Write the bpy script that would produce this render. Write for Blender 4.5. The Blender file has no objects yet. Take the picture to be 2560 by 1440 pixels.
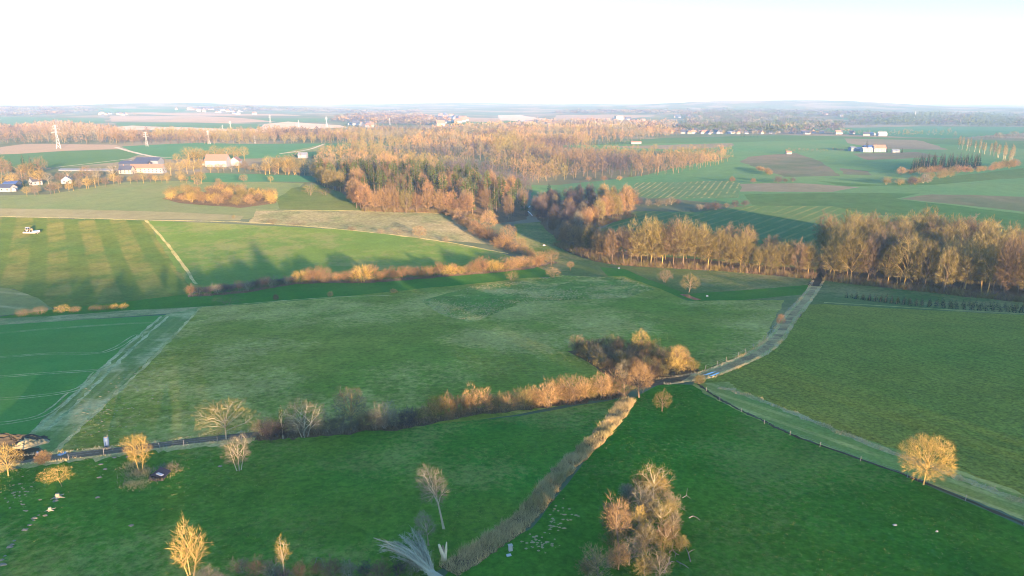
import bpy, bmesh, math, random
import numpy as np
from mathutils import Vector, Matrix, Euler
from mathutils.geometry import delaunay_2d_cdt
R = math.radians
rng = np.random.default_rng(11)
random.seed(7)
SC = bpy.context.scene
COL = SC.collection

# ------------------------------------------------------------------ camera
CAM_Z, F, W0, H0, PITCH = 88.0, 1707.0, 2560.0, 1440.0, R(15.18)
cam_d = bpy.data.cameras.new('camera'); cam = bpy.data.objects.new('camera', cam_d); COL.objects.link(cam)
cam.location = (0, 0, CAM_Z); cam.rotation_euler = (R(90) - PITCH, 0, 0)
cam_d.sensor_width = 36.0; cam_d.lens = 36.0 * F / W0
cam_d.clip_start = 1.0; cam_d.clip_end = 90000.0
SC.camera = cam

# ------------------------------------------------------------------ sky, sun, exposure
SUN_EL, SUN_AZ = R(6.2), R(154.0)          # azimuth clockwise from +Y
wd = bpy.data.worlds.new('World'); SC.world = wd; wd.use_nodes = True
nt = wd.node_tree; nt.nodes.clear()
sky = nt.nodes.new('ShaderNodeTexSky'); sky.sky_type = 'NISHITA'; sky.sun_disc = False
sky.sun_elevation = SUN_EL; sky.sun_rotation = SUN_AZ
sky.altitude = 250; sky.air_density = 0.75; sky.dust_density = 0.4; sky.ozone_density = 3.5
bg = nt.nodes.new('ShaderNodeBackground'); bg.inputs['Strength'].default_value = 0.15
wo = nt.nodes.new('ShaderNodeOutputWorld')
nt.links.new(sky.outputs[0], bg.inputs[0]); nt.links.new(bg.outputs[0], wo.inputs[0])
sun_d = bpy.data.lights.new('sun', 'SUN'); sun_d.energy = 3.1; sun_d.angle = R(0.5); sun_d.color = (1.0, 0.70, 0.44)
sun = bpy.data.objects.new('sun', sun_d); COL.objects.link(sun)
SDIR = Vector((math.sin(SUN_AZ) * math.cos(SUN_EL), math.cos(SUN_AZ) * math.cos(SUN_EL), math.sin(SUN_EL)))
sun.rotation_euler = (-SDIR).to_track_quat('-Z', 'Y').to_euler()
sun.location = SDIR * 400 + Vector((0, 0, 100))
vs = SC.view_settings
vs.view_transform = 'Standard'; vs.look = 'None'; vs.exposure = 2.68; vs.gamma = 1.0; vs.use_curve_mapping = False
SC.render.engine = 'CYCLES'
cy = SC.cycles
cy.use_denoising = True; cy.filter_width = 1.05
cy.max_bounces = 4; cy.diffuse_bounces = 2; cy.glossy_bounces = 2; cy.transmission_bounces = 2; cy.volume_bounces = 1
cy.transparent_max_bounces = 4; cy.caustics_reflective = False; cy.caustics_refractive = False

# ------------------------------------------------------------------ terrain height
def sp(u, k):
    u = np.asarray(u, float)
    return np.where(u / k > 30, u, k * np.log1p(np.exp(np.clip(u / k, -50, 30))))
def sg(u): return 1.0 / (1.0 + np.exp(-np.clip(u, -40, 40)))
def HT(x, y):
    x = np.asarray(x, float); y = np.asarray(y, float)
    z = 0.128 * sp(325 - y, 22) - 0.030 * sp(185 - y, 25) - 0.098 * sp(-60 - y, 30)                     # slope falling from the viewpoint to the valley
    left = sg((x * -1.0 + 10 + 0.02 * (y - 350)) / 45.0)
    z = z + left * 0.056 * (sp(y - 385, 30) - sp(y - 600, 60))          # lit bank across the valley, left
    z = z + (1 - left) * 0.020 * (sp(y - 430, 60) - sp(y - 900, 90))
    z = z - 6.0 * np.exp(-((x - 20 - 0.05 * (y - 500)) / 48.0) ** 2) * sg((y - 380) / 50.0) * sg((900 - y) / 100.0)
    m = sg((y - 520) / 80.0) * sg((2500 - y) / 300.0)
    z = z + m * (1.6 * np.sin(x / 95.0 + 0.6) * np.sin(y / 120.0) + 1.8 * np.sin(y / 145.0 + 0.004 * x + 1.0))
    z = z + 0.5 * np.sin(x / 41.0 + 1.3) * np.sin(y / 37.0 + .5) * sg((y - 40) / 40) * sg((1500 - y) / 300.)
    z = z - 0.016 * (sp(y - 1750, 150) - sp(y - 2600, 200))
    z = z + 0.0125 * (sp(y - 3000, 300) - sp(y - 7000, 900))
    f = sg((y - 3000) / 500.0)
    z = z + f * (14 * np.sin(x / 1150.0 + 1.9) * np.sin(y / 1300.0 + .3) + 8 * np.sin(x / 480.0 + y / 900.0) + 4 * np.sin(x / 260. - y / 610.))
    z = z - 13 * np.exp(-((x - 40) / 190.0) ** 2 - ((y - 860) / 210.0) ** 2)                 # side valley of the woods
    z = z + 70 * np.exp(-((x - 2350) / 1500.0) ** 2 - ((y - 6900) / 700.0) ** 2)      # far wooded ridge, right
    z = z + 36 * np.exp(-((x + 3300) / 1500.0) ** 2 - ((y - 6600) / 800.0) ** 2)      # far ridge, left
    z = z + 26 * np.exp(-((x - 200) / 2600.0) ** 2 - ((y - 9000) / 900.0) ** 2)
    z = z + 20 * sg((y - 14000) / 1500.0) * (1 + 0.5 * np.sin(x / 2600.0 + 1.0))
    return z
def HN(x, y):
    e = 1.5
    gx = (HT(x + e, y) - HT(x - e, y)) / (2 * e); gy = (HT(x, y + e) - HT(x, y - e)) / (2 * e)
    n = np.stack([-gx, -gy, np.ones_like(gx)], -1)
    return n / np.linalg.norm(n, axis=-1, keepdims=True)

_T = 55.0 * 1.006 ** np.arange(1130)
def G(px, py):
    """point of the terrain seen through a point of the 2560 x 1440 photograph"""
    u = (px - W0 / 2) / F; v = (H0 / 2 - py) / F
    d = np.array([u, math.cos(PITCH) + v * math.sin(PITCH), -math.sin(PITCH) + v * math.cos(PITCH)])
    P = d[None] * _T[:, None]; P[:, 2] += CAM_Z
    below = P[:, 2] <= HT(P[:, 0], P[:, 1])
    k = int(np.argmax(below)) if below.any() else len(_T) - 1
    if k == 0: k = 1
    a, b = _T[k - 1], _T[k]
    for _ in range(18):
        t = .5 * (a + b); q = d * t
        if q[2] + CAM_Z <= HT(q[0], q[1]): b = t
        else: a = t
    q = d * b
    return float(q[0]), float(q[1])
def at(px, py, dz=0.0):
    x, y = G(px, py); return Vector((x, y, float(HT(x, y)) + dz))
def Z(x, y): return float(HT(x, y))
def depth(x, y, z=0.0):
    return y * math.cos(PITCH) - (z - CAM_Z) * math.sin(PITCH)
def project(x, y, z):
    dz = z - CAM_Z
    dp = y * math.cos(PITCH) - dz * math.sin(PITCH); up = y * math.sin(PITCH) + dz * math.cos(PITCH)
    return W0 / 2 + F * x / dp, H0 / 2 - F * up / dp
def mpp(px, py):
    """metres per photograph pixel at that ground point"""
    x, y = G(px, py); return depth(x, y, Z(x, y)) / F

# ------------------------------------------------------------------ object helpers
def tag(o, label=None, cat=None, group=None, kind=None):
    if label: o['label'] = label
    if cat: o['category'] = cat
    if group: o['group'] = group
    if kind: o['kind'] = kind
    return o
def empty(name, loc, rz=0.0, scale=1.0):
    o = bpy.data.objects.new(name, None); COL.objects.link(o); o.empty_display_size = 1
    o.location = loc; o.rotation_euler = (0, 0, rz)
    o.scale = (scale,) * 3 if not hasattr(scale, '__len__') else scale
    return o
def link(name, me, parent=None, loc=None):
    o = bpy.data.objects.new(name, me); COL.objects.link(o)
    if parent: o.parent = parent
    if loc is not None: o.location = loc
    return o
def copy_tree(o, parent=None):
    c = o.copy(); COL.objects.link(c); c.parent = parent
    for ch in o.children: copy_tree(ch, c)
    return c
def np_mesh(name, V, faces, mats, midx=None, smooth=False):
    """faces: list of (n,k) int arrays"""
    me = bpy.data.meshes.new(name)
    V = np.asarray(V, np.float32)
    me.vertices.add(len(V)); me.vertices.foreach_set('co', V.ravel())
    loops = np.concatenate([f.ravel() for f in faces]).astype(np.int32)
    sizes = np.concatenate([np.full(len(f), f.shape[1]) for f in faces]).astype(np.int32)
    starts = np.concatenate([[0], np.cumsum(sizes)[:-1]]).astype(np.int32)
    me.loops.add(len(loops)); me.loops.foreach_set('vertex_index', loops)
    me.polygons.add(len(sizes)); me.polygons.foreach_set('loop_start', starts)
    try: me.polygons.foreach_set('loop_total', sizes)
    except Exception: pass
    for m in (mats if isinstance(mats, (list, tuple)) else [mats]): me.materials.append(m)
    if midx is not None: me.polygons.foreach_set('material_index', np.asarray(midx, np.int32))
    me.polygons.foreach_set('use_smooth', np.full(len(sizes), smooth, bool))
    me.update(calc_edges=True)
    return me
class MB:
    """collects boxes, tubes, prisms into one mesh"""
    def __init__(s): s.V = []; s.Fc = []; s.M = []; s.n = 0
    def add(s, V, Fs, m=0):
        for f in Fs: s.Fc.append([i + s.n for i in f]); s.M.append(m)
        s.V += [tuple(v) for v in V]; s.n += len(V); return s
    def box(s, c, d, rz=0.0, m=0, taper=1.0):
        x, y, z = d[0] / 2, d[1] / 2, d[2] / 2; ca, sa = math.cos(rz), math.sin(rz); V = []
        for k in (-1, 1):
            t = 1.0 if k < 0 else taper
            for (i, j) in ((-1, -1), (1, -1), (1, 1), (-1, 1)):
                a, b = i * x * t, j * y * t
                V.append((c[0] + a * ca - b * sa, c[1] + a * sa + b * ca, c[2] + k * z))
        return s.add(V, [(3, 2, 1, 0), (4, 5, 6, 7), (0, 1, 5, 4), (1, 2, 6, 5), (2, 3, 7, 6), (3, 0, 4, 7)], m)
    def tube(s, pts, rad, k=6, m=0, caps=True):
        pts = [Vector(p) for p in pts]
        if not hasattr(rad, '__len__'): rad = [rad] * len(pts)
        V = []; Fs = []
        for i, p in enumerate(pts):
            d = (pts[min(i + 1, len(pts) - 1)] - pts[max(i - 1, 0)]).normalized()
            a = d.orthogonal().normalized() if abs(d.z) > .9 else d.cross(Vector((0, 0, 1))).normalized()
            b = d.cross(a)
            for j in range(k):
                t = 2 * math.pi * j / k
                V.append(p + (a * math.cos(t) + b * math.sin(t)) * rad[i])
        for i in range(len(pts) - 1):
            for j in range(k):
                Fs.append((i * k + j, i * k + (j + 1) % k, (i + 1) * k + (j + 1) % k, (i + 1) * k + j))
        if caps: Fs += [tuple(range(k))[::-1], tuple(range((len(pts) - 1) * k, len(pts) * k))]
        return s.add(V, Fs, m)
    def gable(s, c, w, l, h, over=0.0, rz=0.0, m=0):
        """prism roof, ridge along local y"""
        w2, l2 = w / 2 + over, l / 2 + over; ca, sa = math.cos(rz), math.sin(rz)
        P = [(-w2, -l2, 0), (w2, -l2, 0), (w2, l2, 0), (-w2, l2, 0), (0, -l2, h), (0, l2, h)]
        V = [(c[0] + a * ca - b * sa, c[1] + a * sa + b * ca, c[2] + z) for a, b, z in P]
        return s.add(V, [(3, 2, 1, 0), (0, 1, 4), (2, 3, 5), (1, 2, 5, 4), (3, 0, 4, 5)], m)
    def mesh(s, name, mats, smooth=False):
        me = bpy.data.meshes.new(name); me.from_pydata(s.V, [], s.Fc)
        for m in (mats if isinstance(mats, (list, tuple)) else [mats]): me.materials.append(m)
        me.polygons.foreach_set('material_index', s.M)
        me.polygons.foreach_set('use_smooth', [smooth] * len(s.Fc)); me.update()
        return me
    def build(s, name, mats, parent=None, smooth=False, loc=None):
        return link(name, s.mesh(name, mats, smooth), parent, loc)

# ------------------------------------------------------------------ materials
class NT:
    def __init__(s, name):
        s.m = bpy.data.materials.new(name); s.m.use_nodes = True; s.t = s.m.node_tree; s.t.nodes.clear()
        s.out = s.n('ShaderNodeOutputMaterial')
    def n(s, kind, **kw):
        o = s.t.nodes.new(kind)
        for k, v in kw.items(): setattr(o, k, v)
        return o
    def l(s, a, b): s.t.links.new(a, b)
    def val(s, x, inp):
        if hasattr(x, 'is_output'): s.l(x, inp)
        else: inp.default_value = x
    def math(s, op, a, b=0.0, c=0.0, clamp=False):
        o = s.n('ShaderNodeMath', operation=op); o.use_clamp = clamp
        s.val(a, o.inputs[0]); s.val(b, o.inputs[1]); s.val(c, o.inputs[2]); return o.outputs[0]
    def noise(s, vec, scale, detail=3.0, rough=.55):
        o = s.n('ShaderNodeTexNoise'); s.l(vec, o.inputs['Vector'])
        o.inputs['Scale'].default_value = scale; o.inputs['Detail'].default_value = detail; o.inputs['Roughness'].default_value = rough
        return o.outputs['Fac']
    def ramp(s, v, lo, hi):
        o = s.n('ShaderNodeMapRange'); o.clamp = True; s.val(v, o.inputs[0])
        o.inputs[1].default_value = lo; o.inputs[2].default_value = hi; return o.outputs[0]
    def mix(s, f, a, b):
        o = s.n('ShaderNodeMix', data_type='RGBA'); s.val(f, o.inputs[0])
        for x, i in ((a, 6), (b, 7)):
            if hasattr(x, 'is_output'): s.l(x, o.inputs[i])
            else: o.inputs[i].default_value = (*x[:3], 1)
        return o.outputs[2]
    def scale_col(s, c, v):
        o = s.n('ShaderNodeVectorMath', operation='SCALE')
        if hasattr(c, 'is_output'): s.l(c, o.inputs[0])
        else: o.inputs[0].default_value = c[:3]
        s.val(v, o.inputs['Scale']); return o.outputs[0]
def field_mat(name, a, b, big=.012, fine=.9, amp=.35, spot=None, stripes=(), mid=.09, midamp=.25, streak=None):
    """grass, crop or soil: two tones in broad patches, fine grain, optional dry spots and drill / mowing lines"""
    k = NT(name); geo = k.n('ShaderNodeNewGeometry'); P = geo.outputs['Position']
    f = k.ramp(k.noise(P, big, 4, .6), .35, .65)
    c = k.mix(f, a, b)
    for (ang, period, width, col, st, brk) in stripes:
        d = k.n('ShaderNodeVectorMath', operation='DOT_PRODUCT'); k.l(P, d.inputs[0])
        d.inputs[1].default_value = (math.sin(R(ang)), math.cos(R(ang)), 0)      # lines run across this direction
        w = k.math('ADD', d.outputs['Value'], k.math('MULTIPLY', k.noise(P, .02, 2), brk * period))
        u = k.math('FRACT', k.math('DIVIDE', w, period))
        t = k.math('ABSOLUTE', k.math('SUBTRACT', u, .5))
        s_ = k.ramp(t, width / period * .5 + .06, width / period * .5 - .03)
        s_ = k.math('MULTIPLY', s_, k.math('MULTIPLY', k.ramp(k.noise(P, .03, 4, .7), .38, .62), st))
        c = k.mix(s_, c, col)
    if spot:
        col, sc_, lo, hi, st = spot
        c = k.mix(k.math('MULTIPLY', k.ramp(k.math('MULTIPLY', k.noise(P, sc_, 5, .72), k.ramp(k.noise(P, big * 1.7, 2), .2, .75)), lo, hi), st), c, col)
    vec = P
    if streak:                                                                     # grain drawn out along one direction
        mp = k.n('ShaderNodeMapping'); k.l(P, mp.inputs[0]); mp.inputs['Rotation'].default_value = (0, 0, R(streak[0])); mp.inputs['Scale'].default_value = (1, streak[1], 1)
        vec = mp.outputs[0]
    g = k.math('MULTIPLY_ADD', k.math('SUBTRACT', k.noise(vec, fine, 6, .75), .5), 2 * amp * 1.6, 1.0)
    g2 = k.math('MULTIPLY_ADD', k.math('SUBTRACT', k.noise(P, mid, 4, .6), .5), 2 * midamp, 1.0)
    c = k.scale_col(c, k.math('MAXIMUM', k.math('MULTIPLY', g, g2), .15))
    d = k.n('ShaderNodeBsdfDiffuse'); d.inputs['Roughness'].default_value = .3
    k.l(c, d.inputs[0]); k.l(d.outputs[0], k.out.inputs[0])
    return k.m
def leaf_mat(name, a, b, var=.25, trans=0.0):
    """twigs, bark, needles: tone varies per object and along the crown"""
    k = NT(name); geo = k.n('ShaderNodeNewGeometry'); oi = k.n('ShaderNodeObjectInfo')
    f = k.ramp(k.noise(geo.outputs['Position'], .35, 3), .3, .7)
    c = k.mix(f, a, b)
    v = k.math('MULTIPLY_ADD', oi.outputs['Random'], 2 * var, 1 - var)
    isl = k.math('MULTIPLY_ADD', geo.outputs['Random Per Island'], .5, .75)
    c = k.scale_col(c, k.math('MULTIPLY', v, isl))
    d = k.n('ShaderNodeBsdfDiffuse'); k.l(c, d.inputs[0]); k.l(d.outputs[0], k.out.inputs[0])
    return k.m
def solid_mat(name, c, rough=.7, spec=.2, grain=.0, gs=1.0, metal=0.0):
    k = NT(name); b = k.n('ShaderNodeBsdfPrincipled')
    b.inputs['Roughness'].default_value = rough; b.inputs['Specular IOR Level'].default_value = spec; b.inputs['Metallic'].default_value = metal
    geo = k.n('ShaderNodeNewGeometry')
    g = k.math('MULTIPLY_ADD', k.math('SUBTRACT', k.noise(geo.outputs['Position'], gs, 4, .6), .5), 2 * max(grain, .08), 1.0)
    k.l(k.scale_col(c, g), b.inputs['Base Color']); k.l(b.outputs[0], k.out.inputs[0])
    return k.m

# ------------------------------------------------------------------ ground: one conforming sheet, split along every field edge
GREEN = (.034, .098, .026); DEEP = (.020, .072, .020); LIME = (.075, .125, .028); TEAL = (.040, .115, .052)
STRAW = (.30, .24, .12); DRY = (.22, .185, .10); TAN = (.27, .20, .115); SAND = (.55, .42, .27); OLIVE = (.105, .115, .030)
PALE = (.135, .155, .055); SOIL = (.10, .078, .055); LITTER = (.13, .075, .038)
FM = {}
FM['ground'] = field_mat('ground_rough', (.085, .125, .060), (.130, .120, .065), big=.0016, fine=.05, amp=.2, mid=.006, spot=((.26, .20, .13), .0022, .26, .38, .6))
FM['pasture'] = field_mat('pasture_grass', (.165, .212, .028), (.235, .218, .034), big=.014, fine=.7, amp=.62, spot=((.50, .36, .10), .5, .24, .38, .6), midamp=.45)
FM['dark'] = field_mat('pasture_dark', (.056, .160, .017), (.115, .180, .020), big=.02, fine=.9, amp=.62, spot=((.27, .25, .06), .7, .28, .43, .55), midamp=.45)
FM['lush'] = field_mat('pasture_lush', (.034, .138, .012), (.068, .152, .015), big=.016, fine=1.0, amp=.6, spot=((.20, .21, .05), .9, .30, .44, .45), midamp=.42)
FM['crop_r'] = field_mat('crop_mottled', (.150, .185, .028), (.235, .20, .032), big=.009, fine=1.2, amp=1.0, stripes=((71, 6.0, .55, (.060, .105, .018), .4, .04),), midamp=.3)
FM['crop_l'] = field_mat('winter_wheat', (.080, .215, .040), (.115, .22, .040), big=.02, fine=1.2, amp=.3, midamp=.2)
FM['headland'] = field_mat('headland_grass', (.150, .210, .052), (.21, .215, .052), big=.03, fine=1.0, amp=.4, stripes=((75, 3.2, .8, (.42, .36, .13), .4, .05),), spot=((.60, .47, .20), .12, .27, .43, .6))
FM['rough'] = field_mat('rough_grass', (.15, .19, .055), (.24, .22, .075), big=.05, fine=1.2, amp=.5, spot=((.42, .32, .13), .4, .2, .36, .6))
FM['verge'] = field_mat('dry_verge', (.54, .40, .15), (.30, .28, .08), big=.1, fine=1.8, amp=.7, midamp=.45)
FM['lane_v'] = field_mat('verge_grass', (.18, .235, .050), (.25, .245, .055), big=.06, fine=1.3, amp=.5, stripes=((57, 4.5, 1.4, (.46, .38, .11), .6, .02),))
FM['valley'] = field_mat('valley_floor', (.050, .150, .018), (.080, .160, .022), big=.018, fine=.9, amp=.35, midamp=.25)
FM['meadow'] = field_mat('valley_meadow', (.085, .140, .034), (.145, .150, .042), big=.012, fine=.8, amp=.45, spot=((.28, .22, .08), .35, .24, .40, .6))
FM['tuss'] = field_mat('tussock_grass', (.130, .205, .032), (.185, .21, .038), big=.03, fine=.7, amp=.62, spot=((.66, .44, .14), .35, .24, .40, .45), midamp=.5)
FM['striped'] = field_mat('mown_stripes', (.130, .155, .028), (.080, .135, .026), big=.016, fine=.5, amp=.55, stripes=((57, 19.0, 9.5, (.220, .190, .045), .8, .1),), streak=(30, 3.5), midamp=.35)
FM['lime'] = field_mat('lime_meadow', (.150, .205, .036), (.110, .180, .034), big=.009, fine=.5, amp=.35, streak=(-8, 3), midamp=.22, spot=((.26, .22, .075), .12, .26, .4, .5))
FM['corner'] = field_mat('corner_field', (.17, .20, .06), (.22, .21, .065), big=.03, fine=.8, amp=.3, stripes=((20, 24, 2.2, (.45, .38, .16), .6, .06),))
FM['pale'] = field_mat('pale_stubble', (.130, .175, .062), (.175, .180, .074), big=.008, fine=.25, amp=.25, streak=(2, 4), midamp=.18)
FM['brown'] = field_mat('bare_soil', (.24, .205, .10), (.21, .20, .09), big=.012, fine=.3, amp=.25, streak=(2, 4))
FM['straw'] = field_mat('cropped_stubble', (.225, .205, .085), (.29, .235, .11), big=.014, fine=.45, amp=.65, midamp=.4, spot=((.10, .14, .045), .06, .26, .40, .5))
FM['knoll'] = field_mat('knoll_grass', (.085, .125, .030), (.13, .14, .042), big=.016, fine=.5, amp=.3)
FM['r_green'] = field_mat('drilled_green', (.080, .150, .044), (.110, .158, .048), big=.01, fine=.5, amp=.28, stripes=((131, 9, 2.4, (.23, .21, .07), .6, .05),), midamp=.18)
FM['r_dark'] = field_mat('deep_green_crop', (.048, .118, .036), (.080, .128, .042), big=.006, fine=.25, amp=.28, streak=(4, 5), midamp=.28)
FM['r_teal'] = field_mat('teal_crop', (.070, .165, .062), (.105, .172, .064), big=.004, fine=.2, amp=.22, streak=(5, 4), midamp=.2)
FM['r_brown'] = field_mat('thin_soil', (.16, .13, .082), (.085, .11, .055), big=.008, fine=.2, amp=.22, streak=(5, 5))
FM['r_tan'] = field_mat('tan_stubble', (.20, .165, .105), (.15, .145, .085), big=.006, fine=.15, amp=.2, streak=(5, 5))
FM['r_rows'] = field_mat('yellow_rows', (.085, .150, .058), (.100, .155, .058), big=.012, fine=.4, amp=.25, stripes=((112, 6.5, 1.7, (.30, .25, .10), .8, .25),))
FM['far_green'] = field_mat('far_green', (.062, .130, .050), (.085, .145, .050), big=.003, fine=.05, amp=.15, streak=(3, 5), midamp=.12)
FM['far_teal'] = field_mat('far_teal', (.055, .150, .064), (.072, .158, .064), big=.003, fine=.05, amp=.18, streak=(3, 5), midamp=.15)
FM['far_tan'] = field_mat('far_tan', (.30, .215, .13), (.24, .19, .12), big=.003, fine=.05, amp=.15, streak=(3, 5), midamp=.15)
FM['sand'] = field_mat('quarry_sand', (.46, .35, .22), (.36, .27, .18), big=.008, fine=.06, amp=.3, midamp=.3)
FM['litter'] = field_mat('leaf_litter', (.16, .105, .050), (.11, .078, .042), big=.05, fine=1.0, amp=.5)
FM['mud'] = field_mat('dark_mud', (.065, .048, .026), (.095, .070, .038), big=.2, fine=2.0, amp=.4)
FM['track'] = field_mat('wet_track', (.36, .225, .085), (.46, .31, .12), big=.15, fine=2.2, amp=.6, midamp=.4, spot=((.16, .105, .055), .4, .24, .42, .6))
FM['lane'] = field_mat('old_asphalt', (.135, .105, .062), (.18, .14, .08), big=.1, fine=2.0, amp=.4)
FM['gravel'] = field_mat('pale_track', (.42, .36, .25), (.34, .30, .22), big=.08, fine=.8, amp=.35)
FM['tram'] = field_mat('tram_lines', (.46, .40, .17), (.22, .26, .09), big=.12, fine=1.2, amp=.7)
def water_mat():
    k = NT('water_surface'); b = k.n('ShaderNodeBsdfPrincipled'); b.inputs['Base Color'].default_value = (.02, .035, .05, 1)
    b.inputs['Roughness'].default_value = .06; b.inputs['IOR'].default_value = 1.33; b.inputs['Specular IOR Level'].default_value = .9
    geo = k.n('ShaderNodeNewGeometry'); bp = k.n('ShaderNodeBump'); bp.inputs['Strength'].default_value = .06
    k.l(k.noise(geo.outputs['Position'], 2.5, 3), bp.inputs['Height']); k.l(bp.outputs[0], b.inputs['Normal'])
    k.l(b.outputs[0], k.out.inputs[0]); return k.m
FM['water'] = water_mat()

FIELDS = []          # (name, material, label, [world polygons]) - later entries win
def wob(P, closed=True, seed=0):
    """world polygon with long edges broken up and slightly irregular"""
    r = np.random.default_rng(seed + len(P)); out = []; n = len(P)
    for i in range(n if closed else n - 1):
        a, b = np.array(P[i]), np.array(P[(i + 1) % n]); L = np.hypot(*(b - a)); dist = max(60, np.hypot(*((a + b) / 2)))
        m = int(min(60, max(1, L / max(3.0, dist * .018)))); nrm = np.array([-(b - a)[1], (b - a)[0]]) / max(L, 1e-6)
        out.append(a)
        for j in range(1, m): out.append(a + (b - a) * j / m + nrm * r.normal(0, min(.0011 * dist, L * .02)))
    if not closed: out.append(np.array(P[-1]))
    return [tuple(p) for p in out]
def poly(*pts): return [G(*p) for p in pts]
def fld(name, mat, label, *polys):
    FIELDS.append((name, mat, label, [wob(poly(*p), seed=len(FIELDS)) for p in polys]))
def smooth_line(P, n=6):
    P = [np.array(p, float) for p in P]; out = []
    for i in range(len(P) - 1):
        p0, p1, p2, p3 = P[max(i - 1, 0)], P[i], P[i + 1], P[min(i + 2, len(P) - 1)]
        for j in range(n):
            t = j / n
            out.append(.5 * ((2 * p1) + (p2 - p0) * t + (2 * p0 - 5 * p1 + 4 * p2 - p3) * t * t + (3 * p1 - p0 - 3 * p2 + p3) * t ** 3))
    out.append(P[-1]); return out
def rib_quads(W, width, jit=.12, seed=1, off=0.0):
    r = np.random.default_rng(seed); W = [np.array(w) for w in W]; L = []; Rr = []
    for i, w in enumerate(W):
        d = W[min(i + 1, len(W) - 1)] - W[max(i - 1, 0)]; d = d / max(np.hypot(*d), 1e-6); n = np.array([-d[1], d[0]])
        h = width / 2
        L.append(w + n * (h * (1 + r.normal(0, jit)) + off)); Rr.append(w - n * (h * (1 + r.normal(0, jit)) - off))
    return [[tuple(L[i]), tuple(Rr[i]), tuple(Rr[i + 1]), tuple(L[i + 1])] for i in range(len(W) - 1)]
def ribbon(name, mat, label, pts, width, jit=.12, off=0.0, smooth=14, gaps=None):
    W = [G(*p) for p in smooth_line(pts, smooth)]
    Q = rib_quads(W, width, jit, len(FIELDS), off)
    if gaps: Q = [q for i, q in enumerate(Q) if random.random() > gaps]
    FIELDS.append((name, mat, label, Q)); return W
def more(quads): FIELDS[-1][3].extend(quads)

# far country
fld('far_fields', 'far_green', 'pale green fields on the far plateau under the horizon', [(0, 293), (260, 296), (262, 308), (0, 316)], [(280, 306), (640, 310), (770, 320), (620, 322), (300, 316)],
    [(240, 270), (480, 272), (450, 280), (250, 282)], [(1090, 306), (1330, 300), (1400, 306), (1180, 312)], [(640, 296), (830, 296), (820, 304), (650, 306)])
fld('far_stubble', 'far_tan', 'tan stubble fields on the far plateau', [(275, 289), (500, 290), (690, 304), (560, 308), (278, 304)], [(1000, 292), (1060, 288), (1300, 296), (1240, 306), (1040, 300)], [(1390, 288), (1640, 289), (1560, 298), (1380, 300)],
    [(300, 283), (700, 285), (760, 290), (420, 288)])
fld('quarry', 'sand', 'long pale sand quarry on the far side of the valley', [(282, 318), (330, 314), (640, 323), (660, 310), (720, 304), (850, 313), (870, 318), (640, 331), (420, 324), (290, 326)], [(1245, 288), (1300, 287), (1395, 300), (1310, 304), (1250, 300)])
fld('far_meadow', 'far_teal', 'blue green meadows far off on the right', [(1980, 322), (2300, 316), (2560, 318), (2560, 333), (2380, 346), (2120, 336)], [(2090, 296), (2300, 292), (2300, 296), (2110, 299)])
fld('far_crop', 'far_green', 'far green band of crop beside the right hand village', [(1490, 360), (1660, 345), (1960, 338), (2200, 343), (2560, 352), (2560, 378), (2440, 372), (2110, 348), (1820, 357), (1500, 366)])
fld('tan_field', 'far_tan', 'pinkish tan field by the pylons', [(0, 368), (60, 360), (290, 362), (310, 372), (160, 377), (0, 387)])
fld('yellow_green_field', 'far_green', 'yellow green field beyond the hamlet', [(-40, 388), (160, 378), (310, 373), (345, 388), (300, 405), (150, 418), (-40, 418)])
fld('teal_field', 'far_teal', 'smooth teal green field beyond the farms', [(305, 366), (500, 357), (880, 359), (1000, 358), (985, 364), (880, 372), (860, 388), (640, 396), (420, 398), (340, 386)])
fld('pale_knoll', 'pale', 'pale grass slope beside the teal field', [(800, 362), (850, 372), (760, 382), (700, 384)])
ribbon('farm_track', 'gravel', 'pale farm track winding across the teal field', [(290, 368), (340, 382), (390, 392), (430, 393)], 7)
ribbon('field_track', 'gravel', 'thin pale track curving over the teal field', [(700, 384), (770, 374), (810, 360)], 5)
ribbon('field_path', 'gravel', 'thin path beside the hamlet field', [(140, 418), (230, 408), (330, 396), (390, 390)], 3)
# right plateau
fld('plateau_crop', 'r_teal', 'wide teal green crop on the right hand plateau', [(1330, 362), (1500, 362), (1830, 356), (2120, 348), (2560, 372), (2700, 400), (2700, 560), (2560, 560), (1900, 520), (1330, 470), (1600, 440), (1830, 395), (1700, 380)])
fld('plateau_stubble', 'r_tan', 'brownish stubble on the right hand plateau', [(2110, 346), (2290, 350), (2370, 374), (2200, 372), (2120, 358)], [(1500, 366), (1680, 362), (1830, 358), (1830, 366), (1700, 374)])
fld('mauve_plough', 'r_brown', 'mauve brown worked land before the white farm', [(1870, 392), (1990, 382), (2055, 405), (2100, 440), (1960, 442), (1850, 405)], [(2130, 384), (2290, 380), (2360, 392), (2170, 400)], [(2100, 420), (2170, 428), (2180, 438), (2110, 436)])
fld('ploughed_field', 'r_brown', 'bare brown ploughed strip on the right', [(2250, 497), (2330, 486), (2560, 492), (2640, 500), (2640, 540), (2480, 520)])
fld('stubble_band', 'r_tan', 'tan stubble band above the dark crop', [(1840, 460), (2000, 458), (2150, 468), (2080, 480), (1850, 479)])
fld('dark_crop', 'r_dark', 'dark green crop rolling behind the right wood', [(1860, 486), (2080, 482), (2300, 484), (2240, 497), (2640, 545), (2640, 600), (2560, 590), (2150, 530), (1960, 522), (1880, 512)])
fld('deep_hollow', 'r_dark', 'deep green hollow under the conifer strip', [(2040, 452), (2200, 462), (2380, 440), (2560, 420), (2560, 445), (2330, 462), (2120, 466)])
fld('striped_field', 'r_rows', 'teal field with yellow drill rows', [(1560, 457), (1822, 452), (1852, 458), (1845, 495), (1620, 496), (1530, 478)])
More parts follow.
